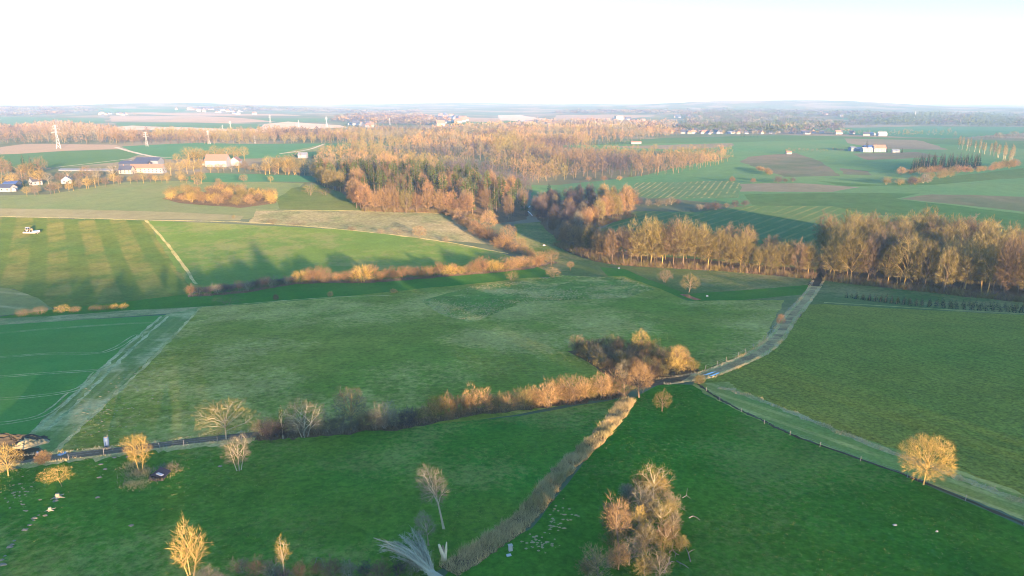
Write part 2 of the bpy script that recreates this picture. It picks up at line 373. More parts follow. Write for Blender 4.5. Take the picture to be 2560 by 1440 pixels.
fld('slope_meadow', 'r_teal', 'green slope meadow beside the striped field', [(1330, 462), (1560, 449), (1590, 458), (1540, 500), (1400, 500), (1330, 520)])
fld('drilled_field', 'r_green', 'green drilled field with fine yellow lines behind the tree row', [(1470, 590), (1590, 528), (1740, 530), (1880, 514), (2080, 515), (2160, 532), (2640, 600), (2640, 690), (2060, 690), (1500, 640)])
# left bank
fld('stubble_field', 'pale', 'pale olive stubble field under the hamlet', [(-60, 490), (120, 486), (310, 456), (430, 452), (760, 458), (700, 522), (620, 548), (300, 545), (-60, 540)])
fld('bare_strip', 'brown', 'brownish bare strip along the lower edge of the stubble', [(-60, 521), (120, 522), (420, 530), (610, 540), (600, 551), (350, 548), (-60, 541)])
fld('green_knoll', 'knoll', 'bright green grass knoll beside the pine wood', [(690, 500), (730, 470), (800, 462), (870, 482), (910, 526), (700, 524)])
fld('hamlet_meadow', 'far_teal', 'green meadow strip before the farm hedge', [(455, 445), (520, 432), (780, 440), (790, 455), (480, 456)])
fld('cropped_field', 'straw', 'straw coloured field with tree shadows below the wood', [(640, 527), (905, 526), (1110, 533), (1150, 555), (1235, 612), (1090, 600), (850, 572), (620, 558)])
fld('mown_field', 'striped', 'olive field with broad mowing stripes and a tractor', [(-60, 541), (366, 551), (488, 708), (470, 742), (200, 776), (120, 768), (40, 724), (-60, 712)])
fld('lime_meadow', 'lime', 'bright lime green meadow with long hedge shadows', [(368, 551), (850, 573), (1090, 602), (1240, 628), (1320, 652), (1200, 668), (760, 690), (480, 720)])
fld('corner_field', 'corner', 'pale corner field with curved wheel marks at the left edge', [(-60, 712), (40, 726), (95, 745), (135, 775), (-60, 796)])
fld('valley_floor', 'valley', 'dark green valley floor grass along the hedge', [(130, 774), (470, 735), (760, 692), (1320, 655), (1400, 668), (1400, 690), (1300, 696), (1180, 712), (830, 746), (510, 768), (300, 778), (130, 792), (-60, 800)])
fld('valley_meadow', 'meadow', 'grey green valley meadow by the tree row', [(1285, 560), (1400, 545), (1400, 610), (1530, 655), (1800, 673), (2045, 692), (2050, 712), (1960, 812), (1890, 885), (1750, 930), (1650, 870), (1650, 725), (1560, 692), (1400, 690), (1330, 660), (1290, 600)])
fld('dark_swale', 'valley', 'dark grassy dip running down to the pond', [(1500, 668), (1560, 672), (1640, 705), (1720, 735), (1900, 722), (2020, 712), (2015, 735), (1860, 750), (1730, 752), (1620, 715), (1520, 690)])
fld('pasture', 'pasture', 'wide green pasture in the middle of the view', [(130, 1140), (505, 768), (830, 744), (1180, 710), (1320, 694), (1560, 690), (1650, 722), (1720, 752), (1960, 750), (1900, 870), (1750, 928), (1640, 955), (1550, 985), (1300, 1035), (1000, 1075), (640, 1090), (320, 1120)])
fld('tussock_bank', 'tuss', 'bank of dry pale tussock grass in the pasture', [(1050, 752), (1180, 716), (1300, 704), (1400, 688), (1560, 694), (1640, 722), (1560, 745), (1420, 750), (1300, 760), (1180, 806), (1110, 790)])
fld('rough_margin', 'rough', 'rough pale grass margin above the wheat', [(-60, 798), (130, 790), (300, 777), (510, 766), (470, 780), (250, 796), (-60, 818)])
fld('wheat_field', 'crop_l', 'teal green winter wheat with tramlines', [(-60, 816), (250, 797), (415, 787), (70, 1086), (-60, 1090)])
fld('headland', 'headland', 'pale driven headland beside the wheat', [(415, 786), (507, 766), (320, 956), (128, 1146), (100, 1118), (70, 1086)])
fld('tramline', 'tram', 'pale wheel marks in the wheat')
for ln in ([(-40, 836), (120, 822), (300, 810), (390, 806)], [(-40, 896), (120, 884), (260, 834 + 46), (340, 838), (348, 842)], [(-40, 944), (100, 934), (230, 926), (262, 922)], [(-40, 1000), (110, 988), (200, 970), (240, 930)], [(-40, 1062), (60, 1050), (120, 1030), (180, 980)]):
    W = [G(*p) for p in smooth_line(ln, 6)]
    for o in (-.8, .8): more(rib_quads(W, .42, .5, 3, o))
for o in (-1.3, 1.1):
    more(rib_quads([G(*p) for p in smooth_line([(100, 1076), (200, 985), (310, 880), (412, 790)], 14)], 1.0, .5, 7, o))
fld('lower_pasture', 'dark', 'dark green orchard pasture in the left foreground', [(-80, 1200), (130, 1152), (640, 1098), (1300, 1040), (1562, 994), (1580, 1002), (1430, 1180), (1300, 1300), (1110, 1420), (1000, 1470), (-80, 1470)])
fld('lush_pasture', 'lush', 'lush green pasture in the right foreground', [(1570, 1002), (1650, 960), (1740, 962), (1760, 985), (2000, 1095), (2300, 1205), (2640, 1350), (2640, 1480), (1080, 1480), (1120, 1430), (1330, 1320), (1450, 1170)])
fld('crop_field', 'crop_r', 'large mottled green crop field on the right', [(1745, 952), (1790, 936), (1890, 890), (1945, 850), (1980, 800), (2020, 758), (2065, 757), (2200, 760), (2640, 782), (2640, 1310), (2300, 1165), (2000, 1040)])
fld('hedge_field', 'meadow', 'greyish strip of grass before the right wood', [(2036, 698), (2200, 714), (2640, 750), (2640, 792), (2180, 768), (2060, 760), (2010, 762), (2024, 728)])
# tracks, verges and other strips
ribbon('field_edge', 'verge', 'pale dry grass line between the stubble and the lower fields', [(-60, 540), (180, 545), (370, 550), (620, 556), (850, 573), (1090, 601), (1270, 634)], 1.9, .35)
ribbon('field_edge', 'verge', 'pale dry grass line running down beside the mown stripes', [(364, 550), (420, 612), (490, 710)], 1.6, .3)
ribbon('field_edge', 'verge', 'dry grass line above the wide pasture', [(500, 768), (640, 757), (830, 743), (980, 738)], 1.1, .4)
ribbon('field_edge', 'verge', 'ragged dry grass line between headland and pasture', [(500, 770), (420, 855), (320, 955), (150, 1118), (130, 1146)], .9, .5)
ribbon('field_edge', 'verge', 'dry grass line below the straw coloured field', [(640, 525), (905, 527), (1110, 534)], 1.6, .4)
ribbon('field_edge', 'verge', 'pale edge under the dark young spruces', [(2060, 756), (2200, 764), (2400, 776), (2640, 788)], .9, .3)
ribbon('wood_edge', 'litter', 'strip of brown leaf litter under the tree row', [(1395, 612), (1530, 656), (1800, 674), (2040, 694)], 7, .2)
VL = [(1650, 955), (1730, 944), (1780, 932), (1890, 885), (1940, 845), (1975, 795), (2020, 742), (2046, 702)]
ribbon('track_verge', 'verge', 'pale dry verge along the muddy track', VL, 5.2, .09)
W_TRACK = ribbon('track', 'track', 'wet grey farm track curving up to the woods', VL, 2.7, .1)
ribbon('track', 'mud', 'dark track vanishing under the trees of the right wood', [(2035, 715), (2046, 700), (2056, 685), (2060, 660)], 6, .2)
VG = [(1745, 958), (1800, 995), (2000, 1084), (2300, 1188), (2640, 1322)]
ribbon('lane_verge', 'lane_v', 'green verge strip along the right hand crop', VG, 9.5, .06, off=3.2)
ribbon('field_edge', 'verge', 'pale line of dry stubble beside the right hand crop', [(1800, 968), (1900, 1000), (2050, 1060), (2250, 1140), (2430, 1206), (2640, 1285)], 1.9, .4)
ribbon('ditch', 'mud', 'narrow dark ditch at the edge of the lush pasture', [(1745, 960), (1790, 992), (1850, 1025), (1910, 1052), (2000, 1095), (2300, 1202), (2640, 1345)], .7, .4)
ribbon('lane_verge', 'verge', 'dry grass verge along the sunken lane', [(-60, 1168), (130, 1146), (320, 1126), (480, 1108), (640, 1092)], 5.2, .25)
ribbon('lane', 'lane', 'dark narrow farm lane on the left', [(-60, 1160), (130, 1143), (320, 1122), (480, 1102), (640, 1086), (700, 1080)], 3.0, .06)
ribbon('hedge_bank', 'litter', 'brown hedge bank under the foreground hedge', [(640, 1092), (760, 1084), (1000, 1062), (1200, 1028), (1400, 1006), (1560, 984)], 4.5, .2)
ribbon('hedge_bank', 'litter', 'brown bank under the mid distance hedge', [(470, 740), (600, 730), (760, 706), (920, 704), (1100, 690), (1300, 672), (1350, 662), (1390, 655)], 6, .2)
ribbon('bramble_strip', 'litter', 'strip of dead brambles and reeds running down the foreground', [(1572, 1000), (1500, 1090), (1400, 1185), (1330, 1275), (1240, 1350), (1120, 1428)], 3.6, .12)
fld('copse_floor', 'litter', 'brown floor of the small copse', [(1418, 878), (1480, 870), (1640, 880), (1750, 925), (1700, 955), (1600, 970), (1540, 955), (1470, 905)])
fld('scrub_floor', 'litter', 'brown floor of the scrub island', [(405, 497), (470, 478), (690, 490), (690, 508), (600, 520), (450, 508)])
fld('pond', 'water', 'small pale pond by the willow bush', [(1698, 735), (1722, 736), (1730, 741), (1754, 749), (1740, 751), (1718, 744)])
fld('puddle', 'water', 'bright puddles along the track and lane', [(1756, 938), (1780, 930), (1792, 928), (1772, 936)], [(1772, 940), (1796, 931), (1800, 932), (1782, 940)], [(142, 1138), (155, 1130), (172, 1127), (168, 1132), (152, 1139)],
    [(88, 1138), (92, 1128), (98, 1130), (96, 1140)], [(72, 1144), (84, 1132), (86, 1136), (76, 1147)], [(64, 1145), (74, 1134), (76, 1137), (68, 1147)], [(1996, 792), (2003, 783), (2005, 787), (1999, 795)])
fld('muddy_yard', 'mud', 'black muddy patch around the puddles', [(20, 1130), (60, 1118), (98, 1120), (100, 1128), (92, 1126), (88, 1140), (94, 1142), (60, 1152), (25, 1150)])
# wood floors
WOODS = {
 'right': [(2058, 690), (2120, 703), (2200, 712), (2330, 728), (2470, 742), (2640, 760), (2640, 690), (2560, 665), (2440, 636), (2300, 616), (2120, 616), (2040, 640)],
 'row': [(1398, 608), (1440, 621), (1530, 654), (1650, 664), (1800, 673), (1920, 684), (2034, 692), (2034, 672), (1920, 664), (1800, 652), (1650, 641), (1530, 625), (1412, 590)],
 'clump': [(1338, 540), (1365, 575), (1400, 602), (1440, 590), (1482, 566), (1576, 538), (1566, 516), (1450, 508), (1370, 512)],
 'pine': [(800, 462), (845, 478), (880, 498), (908, 526), (1000, 531), (1110, 532), (1180, 546), (1240, 560), (1318, 548), (1322, 522), (1290, 492), (1200, 466), (1100, 452), (900, 440), (800, 438)],
}
for k_, lab in (('right', 'brown leaf litter floor of the big right hand wood'), ('row', 'brown leaf litter under the golden tree row'), ('clump', 'dark floor of the orange clump'), ('pine', 'brown floor of the mixed pine wood')):
    fld('wood_floor', 'litter', lab, WOODS[k_])

def build_ground():
    V = []; E = []; Fs = []; owner = []
    def addp(P):
        if len(P) < 3: return None
        A = sum(P[i][0] * P[(i + 1) % len(P)][1] - P[(i + 1) % len(P)][0] * P[i][1] for i in range(len(P)))
        if A < 0: P = P[::-1]
        b = len(V); V.extend(Vector(p) for p in P); return list(range(b, b + len(P)))
    for fi, (nm, mt, lb, polys) in enumerate(FIELDS):
        for p in polys:
            f = addp(p)
            if f: Fs.append(f); owner.append(fi)
    d = 58.0; rows = []
    while d < 46000:
        st = .021 if d < 1200 else .032
        n = int(1.75 / st); th = np.linspace(-.875, .875, n) + rng.uniform(-.2, .2) * st
        for t in th: rows.append(Vector((d * math.sin(t), d * math.cos(t))))
        d *= 1 + st
    for gx in np.arange(-900, 901, 50):                                    # behind and beside the viewpoint
        for gy in np.arange(-700, 61, 50):
            rows.append(Vector((gx + rng.uniform(-8, 8), gy + rng.uniform(-8, 8))))
    for t in np.linspace(0, 2 * math.pi, 40, endpoint=False): rows.append(Vector((46500 * math.sin(t), 46500 * math.cos(t))))
    V.extend(rows)
    co, _, fa, _, _, of = delaunay_2d_cdt(V, E, Fs, 0, 1e-4)
    co = np.array([(c[0], c[1]) for c in co]); fa = np.array([f for f in fa], int)
    own = np.array([max((owner[i] for i in o), default=-1) if o else -1 for o in of])
    z = HT(co[:, 0], co[:, 1]); N = HN(co[:, 0], co[:, 1])
    P3 = np.column_stack([co, z])
    # area filter for slivers
    def emit(name, mat, label, cat, sel, kind='structure'):
        f = fa[sel]
        if not len(f): return
        u, inv = np.unique(f.ravel(), return_inverse=True)
        me = np_mesh(name, P3[u], [inv.reshape(-1, 3)], FM[mat], smooth=True)
        me.normals_split_custom_set_from_vertices(N[u].tolist())
        return tag(link(name, me), label, cat, kind=kind)
    emit('ground', 'ground', 'rolling farmland and far plateau reaching to the horizon', 'ground', own == -1)
    for fi, (nm, mt, lb, _) in enumerate(FIELDS):
        emit(nm, mt, lb, 'water' if mt == 'water' else ('track' if mt in ('track', 'lane', 'gravel') else 'field'), own == fi)
build_ground()

# ------------------------------------------------------------------ trees
BARK = leaf_mat('bark', (.20, .145, .085), (.14, .10, .065), .2)
BARK_PALE = leaf_mat('bark_pale', (.40, .335, .20), (.28, .235, .145), .15)
BARK_OCHRE = leaf_mat('bark_ochre', (.40, .27, .085), (.30, .21, .075), .15)
TW = {
 'golden': leaf_mat('twigs_golden', (.25, .195, .066), (.16, .125, .046), .28),
 'brown': leaf_mat('twigs_brown', (.24, .160, .082), (.16, .108, .058), .28),
 'rust': leaf_mat('twigs_rust', (.30, .170, .075), (.20, .120, .058), .25),
 'orange': leaf_mat('twigs_orange', (.36, .225, .090), (.24, .150, .066), .25),
 'grey': leaf_mat('twigs_grey', (.225, .190, .115), (.155, .13, .08), .25),
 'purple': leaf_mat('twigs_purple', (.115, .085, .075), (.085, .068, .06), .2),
 'ochre': leaf_mat('twigs_ochre', (.42, .29, .075), (.33, .22, .065), .15),
 'ivy': leaf_mat('ivy_leaves', (.085, .105, .028), (.05, .075, .022), .2),
 'pale': leaf_mat('twigs_pale', (.50, .45, .27), (.36, .33, .2), .15),
}
NEEDLE = leaf_mat('needles', (.085, .100, .030), (.055, .075, .026), .3)
SPRUCE = leaf_mat('dark_needles', (.022, .045, .022), (.014, .032, .017), .25)
DRY = leaf_mat('dead_stems', (.62, .44, .19), (.46, .35, .15), .2)

def tubes_np(paths, k):
    V = []; Q = []; n = 0
    ang = np.arange(k) * 2 * np.pi / k
    for P, r in paths:
        P = np.asarray(P, float); m = len(P)
        d = np.gradient(P, axis=0); d /= np.maximum(np.linalg.norm(d, axis=1, keepdims=True), 1e-9)
        ref = np.where(np.abs(d[:, 2:3]) > .9, np.array([[1., 0, 0]]), np.array([[0, 0, 1.]]))
        a = np.cross(d, ref); a /= np.linalg.norm(a, axis=1, keepdims=True); b = np.cross(d, a)
        ring = P[:, None] + (a[:, None] * np.cos(ang)[None, :, None] + b[:, None] * np.sin(ang)[None, :, None]) * np.asarray(r)[:, None, None]
        V.append(ring.reshape(-1, 3))
        i, j = np.meshgrid(np.arange(m - 1), np.arange(k), indexing='ij')
        Q.append(np.stack([i * k + j, i * k + (j + 1) % k, (i + 1) * k + (j + 1) % k, (i + 1) * k + j], -1).reshape(-1, 4) + n)
        n += m * k
    return np.concatenate(V), np.concatenate(Q)
def blades(base, direc, length, width, r):
    """thin triangles"""
    n = len(base); direc = direc / np.maximum(np.linalg.norm(direc, axis=1, keepdims=True), 1e-9)
    w = np.cross(direc, r.normal(size=(n, 3))); w /= np.maximum(np.linalg.norm(w, axis=1, keepdims=True), 1e-9)
    V = np.stack([base - w * width[:, None] / 2, base + w * width[:, None] / 2, base + direc * length[:, None]], 1).reshape(-1, 3)
    return V, np.arange(3 * n).reshape(-1, 3)
def bez(a, c, b, n):
    t = np.linspace(0, 1, n)[:, None]; return a * (1 - t) ** 2 + 2 * c * t * (1 - t) + b * t * t
def tree_data(seed, H, W, base=.3, nl=9, nb=60, nt=3000, tl=1.3, tw=.10, stems=1, trunk=.018, lumpy=.22, flat=1.0, lean=(0, 0), kb=3, vase=.0, hollow=.45):
    """returns (wood V,Q), (twig V,T); crown is an uneven ellipsoid shell filled towards its skin"""
    r = np.random.default_rng(seed)
    a = W / 2; zc = H * (base + (1 - base) * .48); c = H * (1 - base) * .52
    L = np.array([lean[0], lean[1], 0.])
    ph = r.uniform(0, 6.28, 8)
    def lump(d):
        th = np.arctan2(d[..., 1], d[..., 0])
        return 1 + lumpy * (.5 * np.sin(2 * th + ph[0]) + .45 * np.sin(3 * th + 2.5 * d[..., 2] + ph[1]) + .4 * np.sin(5 * th - 3 * d[..., 2] + ph[2]) + .3 * np.sin(7 * th + 6 * d[..., 2] + ph[3]))
    def on(d, rad):
        q = d * np.array([a, a, c * flat]) * (rad * lump(d))[..., None]
        q[..., 2] += zc
        if vase: q[..., :2] *= (1 - vase + vase * 1.3 * np.clip(q[..., 2:3] / H, 0, 1))
        q += L * (q[..., 2:3] / H) ** 1.3
        return q
    paths = []; pts = []
    r0 = H * trunk
    roots = []
    for s in range(stems):
        if stems == 1: p0 = np.zeros(3); top = np.array([r.normal(0, .02) * H, r.normal(0, .02) * H, H * .72]) + L * .6
        else:
            t = 2 * np.pi * s / stems + r.uniform(0, .6); p0 = np.array([math.cos(t), math.sin(t), 0]) * W * .06
            top = np.array([math.cos(t) * W * .22, math.sin(t) * W * .22, H * r.uniform(.5, .75)]) + L * .6
        P = bez(p0, (p0 + top) / 2 + np.array([r.normal(0, .03) * H, r.normal(0, .03) * H, H * .04]), top, 8)
        rr = np.linspace(1, .28, 8) * (r0 if stems == 1 else r0 * .62); rr[0] *= 1.35
        paths.append((P, rr)); roots.append(P); pts.append(P[3:])
    for i in range(nl):
        st = roots[i % stems]
        az = i * 2.39996 + r.uniform(-.4, .4); e = -.25 + 1.5 * ((i + .5) / nl) ** .8
        d = np.array([math.cos(az) * math.cos(e), math.sin(az) * math.cos(e), math.sin(e)])
        tip = on(d, np.array(.74))
        h = np.clip((tip[2] / H) * .55 + base * .25, base * .55 + .05, .66)
        k = int(np.clip(h / .72 * 7, 0, 7)); s0 = st[k]
        ctrl = s0 * .45 + tip * .55; ctrl[2] = s0[2] * .35 + tip[2] * .65 - abs(tip[2] - s0[2]) * .05
        P = bez(s0, ctrl, tip, 7) + r.normal(0, .006 * H, (7, 3)) * np.array([0, .5, 1, 1, 1, .8, .4])[:, None]
        paths.append((P, np.linspace(r0 * .48, r0 * .15, 7))); pts.append(P[2:])
    LP = np.concatenate(pts)
    d = r.normal(size=(nb, 3)); d /= np.linalg.norm(d, axis=1, keepdims=True); d[:, 2] = np.where(d[:, 2] < -.55, -d[:, 2], d[:, 2])
    tips = on(d, r.uniform(.78, 1.0, nb))
    bp = []
    for tpt in tips:
        dd = np.linalg.norm(LP - tpt, axis=1) + 2.0 * np.maximum(LP[:, 2] - tpt[2], 0)
        s0 = LP[int(np.argmin(dd + r.uniform(0, .06 * H, len(dd))))]
        ctrl = (s0 + tpt) / 2 + np.array([0, 0, .1 * np.linalg.norm(tpt - s0)])
        P = bez(s0, ctrl, tpt, 5); bp.append(P[1:])
        paths.append((P, np.linspace(r0 * .19, r0 * .05, 5)))
    wood = tubes_np(paths, kb)
    BP = np.concatenate(bp + [LP])
    cen = np.array([0, 0, zc - c * .35]) + L * .4
    d = r.normal(size=(nt, 3)); d /= np.linalg.norm(d, axis=1, keepdims=True)
    tp = on(d, r.uniform(hollow ** 2, 1.05, nt) ** .5)
    tp = tp[tp[:, 2] > .04 * H]
    q = np.empty_like(tp)
    for s in range(0, len(tp), 600):
        D = np.linalg.norm(tp[s:s + 600, None] - BP[None], axis=2); q[s:s + 600] = BP[np.argmin(D, axis=1)]
    out = tp - cen; out /= np.maximum(np.linalg.norm(out, axis=1, keepdims=True), 1e-6)
    toq = tp - q; dq = np.linalg.norm(toq, axis=1, keepdims=True)
    keep = (dq[:, 0] < W * .14); tp, q, out, toq, dq = tp[keep], q[keep], out[keep], toq[keep], dq[keep]
    direc = toq / np.maximum(dq, 1e-6) * .5 + out * .8 + r.normal(0, .35, tp.shape) + np.array([0, 0, .25])
    n = len(tp)
    tv = blades(q + toq * .55, direc, tl * r.uniform(.6, 1.4, n), tw * r.uniform(.6, 1.3, n), r)
    return wood, tv
def proto_tree(seed, twig, bark=None, **kw):
    (wv, wq), (tv, tf) = tree_data(seed, **kw)
    return np_mesh('trunk_mesh', wv, [wq], bark or BARK), np_mesh('crown_mesh', tv, [tf], TW[twig] if isinstance(twig, str) else twig)
def place(P, name, label, cat, group, loc, s=1.0, rz=None, sz=None, parts=('trunk', 'crown'), par_label=None):
    o = empty(name, loc, random.uniform(0, 6.28) if rz is None else rz, (s, s, sz or s))
    tag(o, label, cat, group)
    for nm, me in zip(parts, P): link(nm, me, o)
    return o
# conifers
def conifer_data(seed, H, W, base=.15, layers=26, per=11, kb=5, pine=False):
    r = np.random.default_rng(seed); paths = [(np.array([[0, 0, 0], [0, 0, H * .5], [0, 0, H * .97]]), np.array([.016, .010, .002]) * H)]
    B = []; D = []; Ln = []; Wd = []
    for i in range(layers):
        t = i / (layers - 1); z = H * (base + (1 - base) * t)
        rad = W / 2 * ((1 - t) ** .8 if not pine else math.sin(math.pi * (.18 + .8 * t)) ** .8) * r.uniform(.72, 1.12) + .15
        for j in range(per):
            az = r.uniform(0, 6.28)
            for q in range(3):
                f = r.uniform(.15, .8); dv = np.array([math.cos(az + r.normal(0, .25)), math.sin(az + r.normal(0, .25)), (-.28 if not pine else .15) + r.normal(0, .15)])
                B.append(np.array([math.cos(az), math.sin(az), -.2 if not pine else .1]) * rad * f + np.array([0, 0, z])); D.append(dv); Ln.append(rad * r.uniform(.3, .55)); Wd.append(rad * .16 + .12)
        if i % 2 == 0:
            az = r.uniform(0, 6.28); paths.append((np.array([[0, 0, z], [math.cos(az) * rad * .7, math.sin(az) * rad * .7, z - .08 * rad]]), np.array([.004 * H, .0015 * H])))
    wood = tubes_np(paths, kb); tv = blades(np.array(B), np.array(D), np.array(Ln), np.array(Wd), r)
    return wood, tv
def proto_conifer(seed, mat, bark=None, **kw):
    (wv, wq), (tv, tf) = conifer_data(seed, **kw)
    return np_mesh('trunk_mesh', wv, [wq], bark or BARK), np_mesh('crown_mesh', tv, [tf], mat)

# wood trees: tall, narrow, close grown; several individuals of each colour
WT = {}
for tn, n in (('golden', 4), ('brown', 3), ('rust', 3), ('orange', 3), ('grey', 3), ('purple', 2)):
    WT[tn] = [proto_tree(100 + i * 7 + len(tn), tn, BARK_OCHRE if tn == 'golden' and i % 2 else BARK, H=24.0, W=11.5 + i, base=.06 + .05 * (i % 3), nl=16, nb=100, nt=4200, tl=1.7, tw=.13, trunk=.013, lumpy=.25, vase=.25) for i in range(n)]
# field and farm trees, broad
FT = {tn: [proto_tree(300 + i * 5 + len(tn), tn, bk, H=10.0, W=8.6, base=.2, nl=9, nb=70, nt=2400, tl=.75, tw=.055, trunk=.02, lumpy=.22) for i in range(2)]
      for tn, bk in (('ochre', BARK_OCHRE), ('grey', BARK_PALE), ('brown', BARK), ('orange', BARK), ('golden', BARK_OCHRE))}
SH = {tn: [proto_tree(500 + i * 3 + len(tn), tn, bk, H=5.0, W=6.0, base=.03, nl=13, nb=60, nt=1900, tl=.8, tw=.06, stems=5, trunk=.018, lumpy=.42, hollow=.3) for i in range(3)]
      for tn, bk in (('orange', BARK), ('rust', BARK), ('grey', BARK_PALE), ('purple', BARK), ('ochre', BARK_OCHRE), ('brown', BARK), ('golden', BARK_OCHRE))}
PINES = [proto_conifer(700 + i, NEEDLE, BARK, H=24.0, W=7.0, base=.5, layers=20, per=9, pine=True) for i in range(3)]
SPRUCES = [proto_conifer(720 + i, SPRUCE, BARK, H=20.0, W=7.5, base=.05, layers=30, per=10) for i in range(2)]
HALFSPRUCE = [proto_conifer(730 + i, NEEDLE, BARK, H=22.0, W=6.5, base=.2, layers=28, per=9) for i in range(2)]

def inside(pt, P):
    x, y = pt; c = False; j = len(P) - 1
    for i in range(len(P)):
        if (P[i][1] > y) != (P[j][1] > y) and x < (P[j][0] - P[i][0]) * (y - P[i][1]) / (P[j][1] - P[i][1]) + P[i][0]: c = not c
        j = i
    return c
def scatter(P, dist, n=100000, seed=1, tries=30000):
    r = np.random.default_rng(seed); P = [tuple(p) for p in P]
    lo = np.min(P, 0); hi = np.max(P, 0); out = []; grid = {}
    for _ in range(tries):
        q = r.uniform(lo, hi)
        if not inside(q, P): continue
        g = (int(q[0] // dist), int(q[1] // dist))
        if any((q[0] - p[0]) ** 2 + (q[1] - p[1]) ** 2 < dist * dist for i in (-1, 0, 1) for j in (-1, 0, 1) for p in grid.get((g[0] + i, g[1] + j), ())): continue
        grid.setdefault(g, []).append(q); out.append(tuple(q))
        if len(out) >= n: break
    return out
ORD = ['first', 'second', 'third', 'fourth', 'fifth', 'sixth', 'seventh', 'eighth', 'ninth', 'tenth', 'eleventh', 'twelfth', 'thirteenth', 'fourteenth', 'fifteenth', 'sixteenth', 'seventeenth', 'eighteenth', 'nineteenth', 'twentieth']
def nth(i):
    if i < 20: return ORD[i]
    tens = {2: 'twenty', 3: 'thirty', 4: 'forty', 5: 'fifty', 6: 'sixty', 7: 'seventy'}
    i += 1
    if i % 10 == 0: return tens[i // 10][:-1] + 'ieth'
    return tens[i // 10] + '-' + ORD[i % 10 - 1]
def edge_points(px, spacing, off=0.0, jit=1.0, seed=2):
    """world points along a photograph polyline, about `spacing` metres apart"""
    r = np.random.default_rng(seed); W = [np.array(G(*p)) for p in smooth_line(px, 8)]; out = []; acc = 0.0; nxt = spacing * .4
    for a, b in zip(W[:-1], W[1:]):
        L = np.hypot(*(b - a))
        while nxt <= acc + L:
            p = a + (b - a) * (nxt - acc) / max(L, 1e-6); n = np.array([-(b - a)[1], (b - a)[0]]) / max(L, 1e-6)
            out.append(tuple(p + n * (off + r.normal(0, jit * .5)))); nxt += spacing * r.uniform(.8, 1.2)
        acc += L
    return out

# ------------------------------------------------------------------ the woods, tree by tree
NB = 0
def gpos(q): return (q[0], q[1], Z(*q) - .15)
def wood(px_front, spacing, rows, kinds, hts, where, gname, cat='tree', inner=None, inner_kinds=None, inner_d=9.0, inner_h=None, seed=5, name='bare_tree', front_word='front tree of', wid=1.0, maxin=400, inner_lab=None, colour_words=None):
    """front row told apart by their order from the left; the rest of the wood shares one description"""
    global NB
    r = random.Random(seed)
    F1 = edge_points(px_front, spacing, 0.0, 2.0, seed)
    F1.sort(key=lambda q: project(q[0], q[1], 0)[0])
    put = []
    for i, q in enumerate(F1):
        t = i / max(1, len(F1) - 1); kd = kinds(t, r) if callable(kinds) else r.choice(kinds); h = hts(t) * r.uniform(.86, 1.12)
        P = r.choice(WT[kd]); s = h / 24.0
        vis = project(q[0], q[1], 0)[0]
        place(P, name, f'{colour_words[kd]} {front_word} {where}, {nth(i)} from left', cat, gname, gpos(q), s * wid * r.uniform(.95, 1.1), sz=s, rz=r.uniform(0, 6.28)); put.append(q); NB += 1
    if inner:
        IN = [q for q in scatter(inner, inner_d, maxin, seed) if min((q[0] - f[0]) ** 2 + (q[1] - f[1]) ** 2 for f in F1) > (inner_d * .6) ** 2]
        for q in IN:
            x, _ = project(q[0], q[1], 0); t = (x - px_front[0][0]) / (px_front[-1][0] - px_front[0][0])
            kd = (inner_kinds or kinds)(t, r) if callable(inner_kinds or kinds) else r.choice(inner_kinds or kinds)
            h = (inner_h or hts)(t) * r.uniform(.86, 1.1); s = h / 24.0
            place(r.choice(WT[kd]), name, inner_lab, cat, gname + ', inner trees', gpos(q), s * wid * r.uniform(.95, 1.12), sz=s, rz=r.uniform(0, 6.28)); NB += 1
CW = {'golden': 'golden brown', 'brown': 'dull brown', 'rust': 'rust coloured', 'orange': 'orange tinted', 'grey': 'grey', 'purple': 'dark purple brown'}
poly_w = {k: [G(*p) for p in v] for k, v in WOODS.items()}
wood([(2066, 699), (2120, 705), (2200, 714), (2330, 730), (2470, 744), (2620, 758)], 8.0, 1, lambda t, r: r.choice(['golden', 'golden', 'golden', 'golden', 'brown']), lambda t: 22.5 + 2.5 * t, 'the big right hand wood', 'trees of the big right hand wood',
     inner=poly_w['right'], inner_kinds=lambda t, r: r.choice(['golden', 'golden', 'golden', 'brown', 'golden']), inner_d=8.6, inner_h=lambda t: 23.5, seed=21, inner_lab='bare tree deep inside the big right hand wood, only its crown showing', colour_words=CW, maxin=92)
wood([(1400, 609), (1440, 622), (1530, 655), (1650, 665), (1800, 674), (1920, 685), (2034, 693)], 5.6, 1, lambda t, r: r.choice(['rust', 'orange', 'rust'] if t < .22 else (['orange', 'golden', 'brown'] if t < .4 else ['golden', 'golden', 'golden', 'brown'])), lambda t: 13.5 + 7.5 * min(1, t * 1.8) + (3.5 if .5 < t < .68 else 0) - (4 if t > .8 else 0), 'the golden tree row', 'trees of the golden row beside the meadow',
     inner=poly_w['row'], inner_d=8.2, inner_h=lambda t: 12.5 + 7.5 * min(1, max(0, t) * 1.8) - (4 if t > .8 else 0), seed=33, wid=1.08, inner_lab='bare tree standing behind the front of the golden tree row', colour_words=CW, maxin=40)
